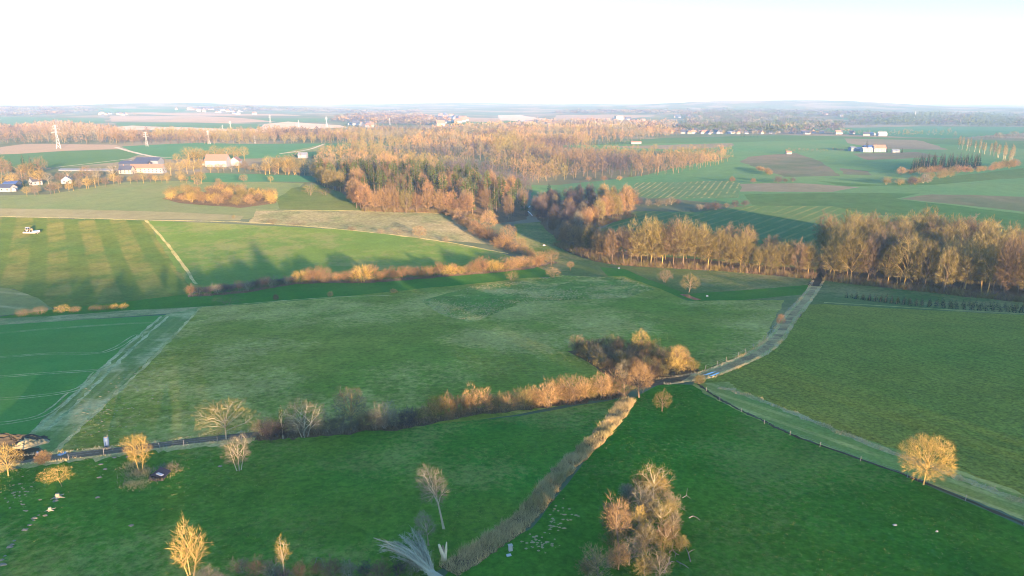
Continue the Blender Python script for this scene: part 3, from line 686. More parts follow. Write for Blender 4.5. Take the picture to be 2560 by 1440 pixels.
wood([(1404, 604), (1440, 592), (1482, 568), (1530, 552), (1578, 539)], 8.0, 1, lambda t, r: r.choice(['orange', 'orange', 'rust', 'golden'] if t > .3 else ['brown', 'grey', 'rust']), lambda t: 15 + 8 * t, 'the orange clump by the valley', 'trees of the orange clump by the valley',
     inner=poly_w['clump'], inner_kinds=lambda t, r: r.choice(['orange', 'rust', 'orange', 'golden'] if t > .55 else ['grey', 'purple', 'brown', 'purple']), inner_d=9.5, inner_h=lambda t: 17 + 5 * max(0, min(1, t)), seed=45, inner_lab='bare tree inside the orange clump by the valley', colour_words=CW, maxin=42)
wood([(880, 498), (908, 527), (1000, 532), (1110, 533), (1180, 547)], 8.0, 1, lambda t, r: r.choice(['orange', 'rust', 'golden', 'orange']), lambda t: 20 - 5 * abs(t - .3), 'the mixed pine wood', 'bare trees along the pine wood', seed=57, colour_words=CW, wid=1.25)
wood([(795, 452), (818, 470), (850, 480)], 9.0, 1, lambda t, r: r.choice(['golden', 'ochre' if 'ochre' in WT else 'golden']), lambda t: 18, 'the pine wood corner', 'bare trees at the pine wood corner', seed=58, colour_words=CW, wid=1.2, front_word='bare tree at')
# pines and tall spruces of the mixed wood
r_ = random.Random(8); PT = scatter(poly_w['pine'], 9.2, 190, 9)
PT.sort(key=lambda q: -q[1]); npine = 0
for q in PT:
    x, y = project(q[0], q[1], Z(*q))
    if x < 1120 and y > 515: continue
    dark = x > 1255
    if r_.random() < (.25 if x < 1040 else .3) or (x > 1200 and r_.random() < .3):
        if NB > 290: continue
        kd = r_.choice(['rust', 'orange', 'brown']); NB += 1
        place(r_.choice(WT[kd]), 'bare_tree', 'bare reddish tree standing among the pines', 'tree', 'bare trees among the pines', gpos(q), .85, rz=r_.uniform(0, 6.28))
    else:
        P = r_.choice(PINES + HALFSPRUCE); s = r_.uniform(.88, 1.12); npine += 1
        place(P, 'pine_tree', 'tall green topped pine in the mixed wood', 'pine', 'pines of the mixed wood', gpos(q), s, rz=r_.uniform(0, 6.28))
# conifer strip on the right plateau
CS = scatter([G(*p) for p in [(2275, 432), (2440, 424), (2450, 414), (2300, 418)]], 9.0, 60, 4)
for q in CS:
    place(r_.choice(SPRUCES), 'spruce_tree', 'dark green spruce in the plantation strip on the plateau', 'spruce', 'spruces of the plantation strip', gpos(q), r_.uniform(.8, 1.0), rz=r_.uniform(0, 6))

# ------------------------------------------------------------------ far woodland that reads as one mass
def far_wood():
    kinds = ['golden', 'brown', 'rust', 'orange', 'grey', 'purple']
    mats = [TW[k] for k in kinds] + [NEEDLE, SPRUCE]
    def lo(seed, nt, tl, tw, W=13.):
        (wv, wq), (tv, tf) = tree_data(seed, 20.0, W, base=.12, nl=5, nb=12, nt=nt, tl=tl, tw=tw, kb=3, trunk=.014, lumpy=.25, hollow=.6)
        wt = np.concatenate([wq[:, [0, 1, 2]], wq[:, [0, 2, 3]]])
        return wv, wt, tv, tf
    near = [lo(i, 720, 1.7, .27) for i in range(4)]
    mid = [lo(10 + i, 230, 2.7, .62) for i in range(4)]
    far = [lo(20 + i, 60, 6.0, 2.2, 16.) for i in range(4)]
    con = []
    for i in range(2):
        (wv, wq), (tv, tf) = conifer_data(40 + i, 22.0, 7.0, base=.05, layers=14, per=5, kb=3)
        con.append((wv, np.concatenate([wq[:, [0, 1, 2]], wq[:, [0, 2, 3]]]), tv, tf))
    VV = []; FF = []; MM = []; n = 0
    r = np.random.default_rng(5)
    def put(T, q, s, sz, mi, twigs_only=False):
        nonlocal n
        wv, wt, tv, tf = T; a = r.uniform(0, 6.28); ca, sa = math.cos(a), math.sin(a)
        M = np.array([[ca * s, -sa * s, 0], [sa * s, ca * s, 0], [0, 0, sz]]); off = np.array([q[0], q[1], Z(*q) - .4])
        for v, f in (((tv, tf),) if twigs_only else ((tv, tf), (wv, wt))):
            VV.append(v @ M.T + off); FF.append(f + n); MM.append(np.full(len(f), mi)); n += len(v)
    P_ = {
     'A': ([(1330, 458), (1400, 450), (1560, 444), (1700, 434), (1790, 414), (1822, 404), (1800, 396), (1700, 392), (1500, 390), (1380, 394), (1222, 402), (1225, 425), (1290, 440)], lambda x: ['orange', 'golden', 'brown', 'purple', 'brown'] if x < 1600 else ['golden', 'golden', 'orange', 'brown']),
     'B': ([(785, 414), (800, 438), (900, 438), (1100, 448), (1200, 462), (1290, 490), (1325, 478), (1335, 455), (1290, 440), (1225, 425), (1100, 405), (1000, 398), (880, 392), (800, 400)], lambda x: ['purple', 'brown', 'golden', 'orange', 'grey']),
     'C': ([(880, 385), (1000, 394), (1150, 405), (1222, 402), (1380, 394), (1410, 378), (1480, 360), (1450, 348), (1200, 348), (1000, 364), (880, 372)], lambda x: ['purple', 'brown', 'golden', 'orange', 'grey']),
     'D': ([(-60, 360), (290, 361), (365, 352), (330, 338), (240, 322), (130, 314), (-60, 332)], lambda x: ['grey', 'brown', 'brown', 'purple']),
     'E': ([(285, 361), (870, 357), (1050, 348), (1040, 334), (640, 336), (420, 342), (330, 345)], lambda x: ['grey', 'golden', 'brown', 'purple']),
     'F': ([(1040, 349), (1480, 358), (1600, 350), (1700, 338), (1620, 322), (1300, 318), (1060, 330)], lambda x: ['purple', 'golden', 'grey', 'orange', 'brown']),
     'G': ([(1690, 332), (1960, 335), (2110, 329), (2100, 312), (1880, 284), (1720, 290)], lambda x: ['needle', 'purple', 'needle', 'grey']),  # right hand far hills: dark needle tone stands in for shade and haze
     'H': ([(2125, 316), (2640, 318), (2640, 290), (2330, 284), (2120, 300)], lambda x: ['needle', 'needle', 'purple']),
     'I': ([(-60, 294), (130, 288), (260, 276), (200, 270), (-60, 272)], lambda x: ['grey', 'purple', 'brown']),
     'J': ([(820, 303), (1050, 316), (1130, 308), (1050, 290), (900, 288)], lambda x: ['brown', 'purple', 'grey']),
     'K': ([(480, 277), (1050, 283), (1050, 277), (500, 271)], lambda x: ['grey', 'purple']),
     'L': ([(1380, 285), (1760, 291), (1760, 280), (1400, 278)], lambda x: ['grey', 'purple', 'brown']),
     'M': ([(1400, 318), (1690, 322), (1690, 312), (1480, 306), (1330, 308)], lambda x: ['brown', 'grey', 'rust']),
     'N': ([(1760, 288), (2300, 300), (2300, 286), (1900, 272), (1760, 274)], lambda x: ['needle', 'purple']),
    }
    for key, (pp, kf) in P_.items():
        W = [G(*p) for p in pp]; A = abs(sum(W[i][0] * W[i - 1][1] - W[i - 1][0] * W[i][1] for i in range(len(W)))) / 2
        dm = np.mean([w[1] for w in W]); dist = max(9.5, dm * .0078) if key not in 'IKLN' else dm * .010
        S = scatter(W, dist, 2600, 3 + ord(key), 9000)
        pn = r.uniform(0, 6, 4)
        for q in S:
            T = near if q[1] < 1150 else (mid if q[1] < 1900 else far)
            k0 = 1.0 if q[1] < 1900 else max(1.0, dist / 15.0)
            x, ypx = project(q[0], q[1], Z(*q)); ks = kf(x); low = 1.0
            if key in 'BC' and ((1090 < x < 1335 and 418 < ypx < 488 and x > 2.6 * (ypx - 418) + 1040) or (960 < x < 1230 and 376 < ypx < 398)): ks = ['purple', 'purple', 'grey', 'purple', 'brown']; low = .78  # shade of these pockets put into the twig colour, mostly purple
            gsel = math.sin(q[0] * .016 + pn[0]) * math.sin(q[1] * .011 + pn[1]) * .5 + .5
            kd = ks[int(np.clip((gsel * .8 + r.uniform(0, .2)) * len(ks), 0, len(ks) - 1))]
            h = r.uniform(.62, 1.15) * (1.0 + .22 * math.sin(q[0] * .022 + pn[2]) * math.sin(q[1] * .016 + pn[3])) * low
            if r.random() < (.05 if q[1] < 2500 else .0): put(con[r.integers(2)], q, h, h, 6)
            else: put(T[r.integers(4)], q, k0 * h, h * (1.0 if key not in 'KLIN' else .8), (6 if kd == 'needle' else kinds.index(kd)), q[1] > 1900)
    # hedges and belts far off
    for ln, sp_, hh, ks in (([(1340, 355), (1480, 362), (1600, 358)], 9, .5, ['purple', 'grey']), ([(780, 398), (810, 399)], 6, .55, None), ([(1470, 362), (1560, 361)], 7, .5, None), ([(2080, 333), (2140, 336), (2290, 342)], 12, .6, ['brown', 'grey']), ([(2240, 339), (2400, 340)], 14, .8, ['brown', 'grey', 'golden']),
                            ([(2380, 348), (2560, 352)], 12, .5, ['purple']), ([(1850, 342), (1900, 344)], 9, .4, None), ([(1960, 384), (2000, 381), (2110, 379)], 8, .35, ['brown', 'golden', 'rust']), ([(0, 363), (290, 362)], 14, .6, ['grey', 'purple']), ([(2480, 350), (2560, 345)], 12, .7, ['purple', 'grey']),
                            ([(690, 402), (760, 402)], 9, .6, ['golden', 'brown']), ([(2080, 300), (2330, 292)], 40, .8, ['purple']), ([(300, 289), (340, 290)], 20, .6, ['grey'])):
        for q in edge_points(ln, sp_, 0, 3.0, 5):
            h = hh * r.uniform(.7, 1.3)
            if ks is None: put(con[r.integers(2)], q, h * 1.3, h, 7)
            else: put((mid if q[1] < 1900 else far)[r.integers(4)], q, h * 1.1, h, kinds.index(ks[r.integers(len(ks))]), True)
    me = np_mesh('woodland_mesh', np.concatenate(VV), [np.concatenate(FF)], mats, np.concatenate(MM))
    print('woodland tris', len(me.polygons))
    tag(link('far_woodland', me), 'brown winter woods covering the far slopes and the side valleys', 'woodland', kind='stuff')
far_wood()

# unseen trees added behind the viewpoint to throw evening shade over the near slope
def behind():
    r = np.random.default_rng(3); VV = []; FF = []; n = 0
    (wv, wq), (tv, tf) = tree_data(77, 20.0, 13.0, base=.06, nl=8, nb=20, nt=900, tl=2.6, tw=.75, kb=3, hollow=.1)
    wt = np.concatenate([wq[:, [0, 1, 2]], wq[:, [0, 2, 3]]])
    ux, uy = math.cos(SUN_AZ), -math.sin(SUN_AZ)                       # across the light
    cx, cy = math.sin(SUN_AZ) * 170, math.cos(SUN_AZ) * 170
    for row in range(3):
        for s in np.arange(-520, 620, 8.5):
            s2 = s + r.normal(0, 2.5); b = row * 9 + r.normal(0, 2.5)
            x, y = cx + ux * -s2 + math.sin(SUN_AZ) * b, cy + uy * -s2 + math.cos(SUN_AZ) * b
            h = SHADE_TREE_H(s) * r.uniform(.82, 1.15) / 20.0
            if h <= .1: continue
            a = r.uniform(0, 6.28); ca, sa = math.cos(a), math.sin(a)
            M = np.array([[ca, -sa, 0], [sa, ca, 0], [0, 0, h]]); off = np.array([x, y, Z(x, y) - .2])
            for v, f in ((tv, tf), (wv, wt)):
                VV.append(v @ M.T + off); FF.append(f + n); n += len(v)
    tag(link('woodland', np_mesh('shade_trees_mesh', np.concatenate(VV), [np.concatenate(FF)], TW['brown'])), 'unseen trees added behind the viewpoint for their shade', 'woodland', kind='stuff')
def SHADE_TREE_H(s): return 18.0 - 7.5 * sg((s - 47) / 3.0) + 1.2 * math.sin(s / 60.0) + 1.2 * math.sin(s / 23.0) + 6.0 * math.exp(-((s - 31) / 13.0) ** 2) + 3.5 * math.exp(-((s + 150) / 90.0) ** 2)  # heights shaped across the light to shade some hedges and leave others lit
behind()

# ------------------------------------------------------------------ single trees and shrubs
def single(px, py, top, wpx, twig, label, name='bare_tree', cat='tree', bark=None, seed=1, group=None, ivy=False, **kw):
    """a tree of its own, with base, crown top and crown width read off the photograph at its foot"""
    x, y = G(px, py); m = mpp(px, py)
    dep = math.atan2(CAM_Z - Z(x, y), math.hypot(x, y))
    H = (py - top) * m / math.cos(dep) * 1.0; W = wpx * m
    a = dict(base=.2, nl=9, nb=80, nt=2600, tl=max(.35, H * .085), tw=max(.035, H * .0056), trunk=.022); a.update(kw)
    o = empty(name, (x, y, Z(x, y) - .1)); tag(o, label, cat, group)
    (wv, wq), (tv, tf) = tree_data(seed, H=H, W=W, **a)
    link('trunk', np_mesh('trunk_mesh', wv, [wq], bark or BARK), o); link('crown', np_mesh('crown_mesh', tv, [tf], TW[twig]), o)
    return o
OC, PB = BARK_OCHRE, BARK_PALE
single(478, 1440, 1318, 98, 'ochre', 'bright ochre orchard tree with bare spreading limbs at the bottom left', bark=OC, seed=1, nl=16, nb=90, nt=1500, base=.06, stems=3, hollow=.2, lumpy=.3)
single(352, 1178, 1088, 62, 'ochre', 'ochre fan shaped tree beside the dark rubble heap', bark=OC, seed=2, base=.28, nl=12, vase=.4, nt=2000, stems=2)
single(566, 1098, 1008, 128, 'golden', 'broad grey golden tree overhanging the farm lane', bark=PB, seed=3, base=.1, nl=14, nb=100, nt=2600, lumpy=.3)
single(598, 1176, 1094, 76, 'grey', 'small grey bare tree just below the lane', bark=PB, seed=4, base=.2, nl=12, vase=.45, stems=4)
single(1110, 1322, 1192, 82, 'grey', 'gaunt grey tree with a leaning crown and one dead arm', bark=PB, seed=5, base=.38, nl=8, nt=1700, lean=(-2.6, 1.2), hollow=.2)
single(1072, 1364, 1288, 54, 'grey', 'small leaning grey thorn tree near the split stump', bark=PB, seed=6, base=.3, lean=(-.8, 0), nt=1500)
single(712, 1450, 1350, 50, 'ochre', 'thin ragged tree with yellow tufts rising from the bottom hedge', bark=PB, seed=7, base=.3, nl=7, nb=26, nt=700, lumpy=.45, hollow=.2)
single(2308, 1212, 1094, 124, 'ochre', 'round solitary ochre tree on the verge of the right hand crop', bark=OC, seed=8, base=.13, nl=16, nb=130, nt=6500, lumpy=.09, trunk=.015, tw=.04)
single(1598, 994, 914, 70, 'orange', 'upright tree with feathery orange crown at the end of the hedge', seed=9, base=.2, nl=14, nb=90, lumpy=.2)
single(1655, 1028, 978, 50, 'golden', 'small conical tree in front of the feathery orange tree', seed=10, base=.12, nl=12)
single(155, 1216, 1172, 70, 'ochre', 'low wind bent tree at the left edge of the orchard', bark=OC, seed=11, base=.3, lean=(-1.6, .4), nt=1400, flat=.8)
single(22, 1190, 1112, 70, 'ochre', 'yellowish roadside tree cut by the left edge of the photo', bark=OC, seed=12, base=.1)
single(108, 1160, 1128, 34, 'orange', 'orange bush beside the puddles in the muddy yard', name='shrub', cat='shrub', seed=13, base=.05, stems=4)
single(1722, 731, 684, 52, 'golden', 'round pale willow by the small pond', seed=14, base=.08, nl=14, lumpy=.12)
single(1662, 706, 672, 44, 'brown', 'twin brown bush left of the pond willow', name='shrub', cat='shrub', seed=15, base=.05, stems=4, lumpy=.4)
single(1382, 694, 668, 40, 'orange', 'orange bush on the near side of the valley hedge end', name='shrub', cat='shrub', seed=16, base=.03, stems=5)
single(1426, 676, 653, 20, 'orange', 'little orange ball tree alone on the valley meadow', seed=17, base=.3, lumpy=.1)
single(1280, 704, 676, 36, 'golden', 'golden bush at the lower edge of the valley floor', name='shrub', cat='shrub', seed=18, base=.03, stems=5)
single(1378, 664, 624, 40, 'orange', 'tall orange tree at the right end of the valley hedge', seed=19, base=.15)
single(1950, 816, 785, 22, 'rust', 'slim rusty sapling on the verge of the muddy track', seed=20, base=.1, lumpy=.1, trunk=.015)
single(826, 742, 728, 16, 'ochre', 'small yellow bush on the dry grass line of the pasture', name='shrub', cat='shrub', seed=21, base=.0, stems=4)
single(984, 732, 722, 19, 'ochre', 'low twin yellow bush on the valley floor', name='shrub', cat='shrub', seed=22, base=.0, stems=4)
single(690, 750, 736, 16, 'brown', 'faint brown bush near the left end of the dry grass line', name='shrub', cat='shrub', seed=23, base=.0, stems=4)
single(1366, 452, 408, 66, 'orange', 'big round orange tree standing before the long plateau wood', seed=24, base=.1, lumpy=.12, nl=12)
single(1748, 960, 938, 26, 'golden', 'small yellowish bush at the bend of the muddy track', name='shrub', cat='shrub', seed=25, base=.05, stems=4)
single(1048, 596, 564, 38, 'orange', 'round peach coloured tree on the dry field line', seed=26, base=.08, lumpy=.12)
# orchard thicket in the right foreground
for i, (px, py, top, w, tw, bk, ln, lab) in enumerate([
    (1632, 1258, 1168, 84, 'golden', PB, (0, 0), 'domed golden crown topping the orchard thicket'), (1600, 1300, 1218, 62, 'grey', PB, (.3, .3), 'thin grey tree with pale limbs under the golden dome'),
    (1548, 1372, 1258, 78, 'orange', BARK, (-.6, .2), 'tall orange brown tree on the left of the orchard thicket'), (1650, 1332, 1258, 66, 'golden', PB, (0, 0), 'golden tree in the middle of the orchard thicket'),
    (1596, 1336, 1270, 40, 'ochre', PB, (0, 0), 'slender yellowish tree with a white trunk in the thicket'), (1684, 1338, 1282, 34, 'grey', PB, (0, .2), 'slender grey tree on the right of the thicket'),
    (1572, 1412, 1350, 84, 'grey', PB, (0, -.3), 'wide grey thorn tree low in the thicket'), (1500, 1462, 1374, 80, 'orange', BARK, (-1.0, 0), 'orange leaning tree at the lower left of the thicket'),
    (1648, 1452, 1388, 70, 'grey', PB, (0, 0), 'grey brushy tree cut by the bottom edge'), (1698, 1376, 1345, 36, 'golden', PB, (.5, 0), 'small golden bush among the fallen boughs'),
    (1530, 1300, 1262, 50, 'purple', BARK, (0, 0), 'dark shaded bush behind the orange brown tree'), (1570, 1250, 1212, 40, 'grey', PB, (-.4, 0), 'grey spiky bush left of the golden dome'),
    (1616, 1300, 1240, 60, 'golden', PB, (0, 0), 'tan bushy crown joining the dome to the lower thicket'), (1530, 1350, 1290, 56, 'brown', BARK, (-.2, 0), 'brown bush on the shaded left flank of the thicket'), (1612, 1376, 1316, 64, 'golden', PB, (0, 0), 'tan brush in the heart of the thicket'), (1660, 1372, 1310, 50, 'brown', PB, (.2, 0), 'brown brush right of the thicket heart'),
    (1546, 1424, 1362, 70, 'orange', BARK, (0, 0), 'orange brush low on the left of the thicket'), (1612, 1440, 1384, 60, 'golden', PB, (0, 0), 'tan brush near the bottom edge of the thicket'), (1470, 1446, 1400, 50, 'orange', BARK, (-.3, 0), 'small orange bush at the far lower left of the thicket'), (1640, 1240, 1196, 56, 'ochre', OC, (0, 0), 'yellow lower skirt of the golden dome')]):
    single(px, py, top, w, tw, lab, bark=bk, seed=60 + i, lean=ln, base=.22 if top < 1340 else .1, nl=10, nb=70, nt=2000, lumpy=.32, hollow=.25)

SHRUBQ = scatter([G(*p) for p in [(1520, 1425), (1545, 1320), (1575, 1240), (1640, 1215), (1690, 1260), (1690, 1345), (1660, 1435), (1580, 1450)]], 2.6, 24, 15)
def shrub(kind, q, h, label, group, w=1.0, name='shrub', cat='shrub'):
    s = h / 5.0
    return place(random.choice(SH[kind]), name, label, cat, group, (q[0], q[1], Z(*q) - .1), s * w, sz=s)
rs = random.Random(4)
for q in SHRUBQ:
    kd = rs.choice(['golden', 'brown', 'grey', 'golden', 'grey']); shrub(kd, q, rs.uniform(1.6, 3.4), {'golden': 'tan', 'brown': 'brown', 'grey': 'grey'}[kd] + ' undergrowth bush filling the orchard thicket', 'undergrowth bushes of the orchard thicket')
def hedge_row(px, spacing, kinds, hts, where, group, jit=1.2, seed=1, w=1.0, off=0.0):
    E = edge_points(px, spacing, off, jit, seed); E.sort(key=lambda q: project(q[0], q[1], 0)[0])
    for i, q in enumerate(E):
        t = i / max(1, len(E) - 1); kd = kinds(t); h = hts(t) * rs.uniform(.75, 1.25)
        shrub(kd, q, h, f'{CWS[kd]} bush in {where}, {nth(i)} from the left', group, w * rs.uniform(.9, 1.25))
CWS = {'orange': 'orange', 'rust': 'rusty', 'grey': 'grey', 'purple': 'dark purplish', 'ochre': 'yellow', 'brown': 'brown', 'golden': 'golden'}
hedge_row([(470, 738), (600, 728), (735, 710)], 3.6, lambda t: 'rust' if t < .05 else rs.choice(['purple', 'grey', 'purple']), lambda t: 4.6, 'the dark end of the valley hedge', 'bushes of the dark hedge end', seed=3, w=.95)
hedge_row([(745, 706), (920, 703), (1100, 690), (1300, 672), (1352, 663)], 3.9, lambda t: rs.choice(['orange', 'rust', 'ochre', 'orange', 'brown'] if t < .8 else ['rust', 'brown', 'orange']), lambda t: 5.6 + 1.5 * math.sin(t * 21) ** 2, 'the orange valley hedge', 'bushes of the orange valley hedge', seed=4, w=1.0, jit=2.5)
hedge_row([(1120, 535), (1150, 556), (1190, 580), (1240, 608), (1290, 632), (1345, 652)], 5.2, lambda t: rs.choice(['purple', 'rust', 'brown', 'orange']), lambda t: 5.5 + 2.0 * (.2 < t < .8), 'the hedge climbing to the pine wood', 'bushes of the climbing hedge', seed=5, jit=5, w=1.1)
for i, (px, py, top, w, lab) in enumerate([(1222, 582, 524, 44, 'round orange tree on the climbing hedge under the pine wood'), (1270, 612, 562, 46, 'tall orange tree half way along the climbing hedge'), (1300, 628, 594, 36, 'smaller orange tree beside the tall one on the climbing hedge'), (1148, 552, 520, 30, 'orange bushy tree at the top of the climbing hedge')]):
    single(px, py, top, w, 'orange', lab, seed=80 + i, base=.1, lumpy=.15)
hedge_row([(642, 1094), (720, 1088), (830, 1080), (930, 1072), (1020, 1060)], 2.2, lambda t: rs.choice(['grey', 'grey', 'purple', 'brown']), lambda t: 3.4, 'the grey half of the foreground hedge', 'grey bushes of the foreground hedge', seed=6, w=.9, jit=1.5)
hedge_row([(1030, 1056), (1180, 1033), (1320, 1016), (1400, 1006), (1540, 985)], 2.3, lambda t: rs.choice(['orange', 'orange', 'golden', 'orange', 'brown']), lambda t: 3.7 + 1.1 * math.sin(t * 17) ** 2, 'the orange half of the foreground hedge', 'orange bushes of the foreground hedge', seed=7, w=.9, jit=1.5)
single(878, 1074, 974, 88, 'grey', 'round olive grey tree rising from the foreground hedge', bark=OC, seed=90, base=.14, nl=14, nb=110, nt=3400, lumpy=.12)
single(762, 1092, 1006, 110, 'grey', 'broad silvery tree with ivy on its stems in the foreground hedge', bark=PB, seed=91, base=.08, nl=14, stems=4, nb=110, nt=3200)
single(708, 1096, 1018, 22, 'ivy', 'bare pole like trunk clad in ivy at the hedge', bark=PB, seed=92, base=.1, nl=4, nb=10, nt=500, tl=.3, tw=.16, lumpy=.3)
single(962, 1068, 1004, 72, 'grey', 'rounded grey thorn bush right of the olive tree', name='shrub', cat='shrub', bark=PB, seed=93, base=.05, stems=5)
single(1424, 1004, 940, 88, 'orange', 'biggest orange tree of the foreground hedge', seed=94, base=.1, stems=3, nl=14, nb=100, nt=3200)
single(1502, 996, 936, 54, 'orange', 'upright orange tree near the right end of the foreground hedge', seed=95, base=.12, nl=12)
single(1560, 996, 940, 44, 'brown', 'brown shaded tree behind the feathery orange tree', seed=96, base=.1)
# copse
CP = [(1432, 882), (1480, 876), (1560, 874), (1640, 884), (1700, 905), (1740, 928), (1690, 942), (1610, 952), (1545, 950), (1490, 915), (1450, 893)]
for i, q in enumerate(scatter([G(*p) for p in CP], 3.4, 56, 6)):
    x, y = project(q[0], q[1], 0); edge = y < 862
    kd = rs.choice(['orange', 'ochre', 'orange', 'golden'] if (edge or x > 1640) else ['golden', 'grey', 'brown', 'brown', 'orange'])
    shrub(kd, q, rs.uniform(4.6, 6.8) if y < 905 else rs.uniform(3.2, 5.0), f'{CWS[kd]} bush of the small copse by the track', 'bushes of the small copse', .9)
single(1600, 890, 826, 50, 'ochre', 'tallest yellow orange tree at the back of the small copse', seed=97, base=.1)
single(1690, 920, 868, 48, 'ochre', 'bright yellow tree on the right side of the small copse', seed=98, base=.1)
single(1444, 888, 838, 48, 'brown', 'brown tree at the left tip of the small copse', seed=99, base=.1)
# scrub island and field bushes
for q in scatter([G(*p) for p in [(412, 497), (470, 482), (560, 478), (688, 492), (690, 508), (600, 519), (450, 507)]], 8.0, 46, 7):
    kd = rs.choice(['golden', 'orange', 'ochre', 'brown', 'golden']); shrub(kd, q, rs.uniform(5, 9), f'{CWS[kd]} bush of the scrub island in the stubble', 'bushes of the scrub island', 1.1)
for i, (px, py, top, w, kd, lab) in enumerate([(684, 561, 548, 38, 'orange', 'low orange bush on the field line, left of the rusty one'), (742, 564, 557, 56, 'rust', 'long low rusty bush on the field line'), (880, 577, 566, 28, 'rust', 'small dark rusty bush on the field line'), (952, 584, 572, 26, 'orange', 'small orange bush left of the long one'), (992, 588, 570, 62, 'orange', 'long orange hedge bush on the field line'),
        (1115, 606, 592, 24, 'orange', 'small peach bush low on the field line'), (584, 548, 538, 12, 'golden', 'tiny golden bush beside the stubble corner'), (156, 782, 764, 40, 'ochre', 'yellow bush at the left end of the rough margin'), (100, 786, 768, 44, 'brown', 'brown bush left of the yellow one on the rough margin'), (60, 790, 774, 44, 'brown', 'dull brown bush near the left edge above the wheat'), (188, 780, 768, 30, 'brown', 'low brown bush right of the yellow one'),
        (240, 776, 764, 40, 'brown', 'left bush of the clipped brown and yellow hedge piece'), (268, 774, 763, 36, 'golden', 'middle bush of the clipped brown and yellow hedge piece'), (288, 773, 761, 24, 'ochre', 'bright yellow bush in the clipped hedge piece'), (310, 772, 760, 24, 'ochre', 'rightmost yellow bush of the clipped hedge piece'), (570, 762, 742, 92, 'purple', 'wide low dark bush mound below the dark hedge end'),
        (775, 488, 462, 40, 'golden', 'golden bush on the green knoll'), (812, 488, 472, 40, 'brown', 'brown bush on the green knoll')]):
    single(px, py, top - (py - top) * .15, w, kd, lab, name='shrub', cat='shrub', seed=130 + i, base=.0, stems=5, nt=1500, nb=50, hollow=.2)
# dark bushes in the fields on the right
for ln, n, kd_, hh, lab in (([(1592, 512), (1650, 514), (1708, 510)], 7, ['purple', 'grey'], 6, 'dark bush in the clump beside the yellow rows'), ([(1738, 524), (1788, 523)], 6, ['purple', 'grey'], 6, 'dark bush in the round clump of the drilled field'), ([(1802, 518), (1868, 513)], 8, ['purple', 'grey'], 4.5, 'dark bush in the long clump right of the round one'), ([(1934, 457), (1984, 453)], 8, ['purple', 'purple', 'orange'], 6, 'dark bush in the lone clump on the plateau'),
        ([(2208, 460), (2260, 462), (2330, 456)], 9, ['purple', 'grey', 'golden'], 7, 'dark bush at the foot of the conifer strip'), ([(2240, 436), (2330, 434), (2440, 430), (2545, 415)], 10, ['rust', 'orange', 'golden'], 8, 'rusty bush lining the conifer strip'), ([(2300, 448), (2380, 442)], 9, ['golden', 'grey'], 7, 'golden bush between dark bushes and conifer strip'),
        ([(1462, 451), (1515, 451), (1550, 450)], 16, ['orange', 'rust'], 5, 'small orange bush scattered before the plateau wood'), ([(1820, 453), (1870, 456), (1910, 456)], 18, ['rust'], 5, 'small rusty bush by the stubble band'), ([(1340, 545), (1362, 520), (1375, 500)], 8, ['purple', 'grey'], 9, 'dark bush at the mouth of the side valley'), ([(1898, 422), (1925, 438)], 9, ['orange', 'golden'], 5, 'orange bush on the plateau bank')):
    for q in edge_points(ln, n, 0, 3.5, 8):
        kd = rs.choice(kd_); shrub(kd, q, hh * rs.uniform(.7, 1.25), lab, lab.split(' in ')[0] + 's, ' + lab[-24:], 1.15)
# bottom hedge
for i, q in enumerate(edge_points([(505, 1448), (620, 1442), (760, 1440), (900, 1436), (1060, 1436)], 1.9, 0, 1.6, 9)):
    kd = rs.choice(['grey', 'purple', 'grey', 'brown']); shrub(kd, q, rs.uniform(1.6, 2.6), 'grey bramble bush of the dim hedge along the bottom edge', 'bushes of the bottom hedge', 1.0)
# poplars
POP = [proto_tree(210 + i, 'golden', PB, H=22.0, W=5.0, base=.12, nl=14, nb=60, nt=1600, tl=1.5, tw=.13, lumpy=.15, trunk=.014) for i in range(2)]
EP = edge_points([(2385, 372), (2430, 378), (2480, 390), (2540, 410)], 17, 0, 4, 3)
for i, q in enumerate(sorted(EP, key=lambda q: project(q[0], q[1], 0)[0])):
    place(POP[i % 2], 'poplar_tree', f'slim golden poplar in the plateau row, {nth(i)} from the left', 'poplar', 'poplars of the plateau row', gpos(q), rs.uniform(.8, 1.1))
# young spruces in rows
YS = proto_conifer(740, SPRUCE, BARK, H=3.0, W=2.0, base=.0, layers=9, per=6, kb=4)
for row in range(3):
    E = edge_points([(2110 + row * 22, 744 + row * 3), (2300, 757 + row * 4.5), (2460, 767 + row * 5), (2620, 776 + row * 5)], 2.3, 0, .4, row)
    for q in E: place(YS, 'young_spruce', 'dark young spruce in the close planted rows', 'spruce', 'young spruces in rows', gpos(q), rs.uniform(.75, 1.15))
# hamlet and farm trees
VT = scatter([G(*p) for p in [(1640, 333), (1760, 338), (1980, 337), (2060, 335), (2060, 331), (1800, 326), (1660, 327)]], 24, 60, 3)
for q in VT:
    kd = rs.choice(['brown', 'golden', 'grey']); place(rs.choice(FT[kd]), 'garden_tree', f'{CWS[kd]} garden tree among the houses of the village strip', 'tree', 'garden trees of the village strip', gpos(q), rs.uniform(.6, 1.3))
FK = lambda: rs.choice(['golden', 'brown', 'ochre', 'golden'])
def farm_row(px, sp_, h, where, jit=8, seed=1, kinds=None, cap=40):
    for q in edge_points(px, sp_, 0, jit, seed)[:cap]:
        kd = rs.choice(kinds) if kinds else FK(); P = rs.choice(FT[kd]); s = h * rs.uniform(.7, 1.25) / 10.0
        place(P, 'farm_tree', f'{CWS[kd]} tree {where}', 'tree', 'trees ' + where, gpos(q), s)
farm_row([(60, 492), (120, 486), (210, 474), (310, 460), (420, 456), (500, 460)], 6.0, 10, 'in the belt along the stubble field', 9, 2, cap=90)
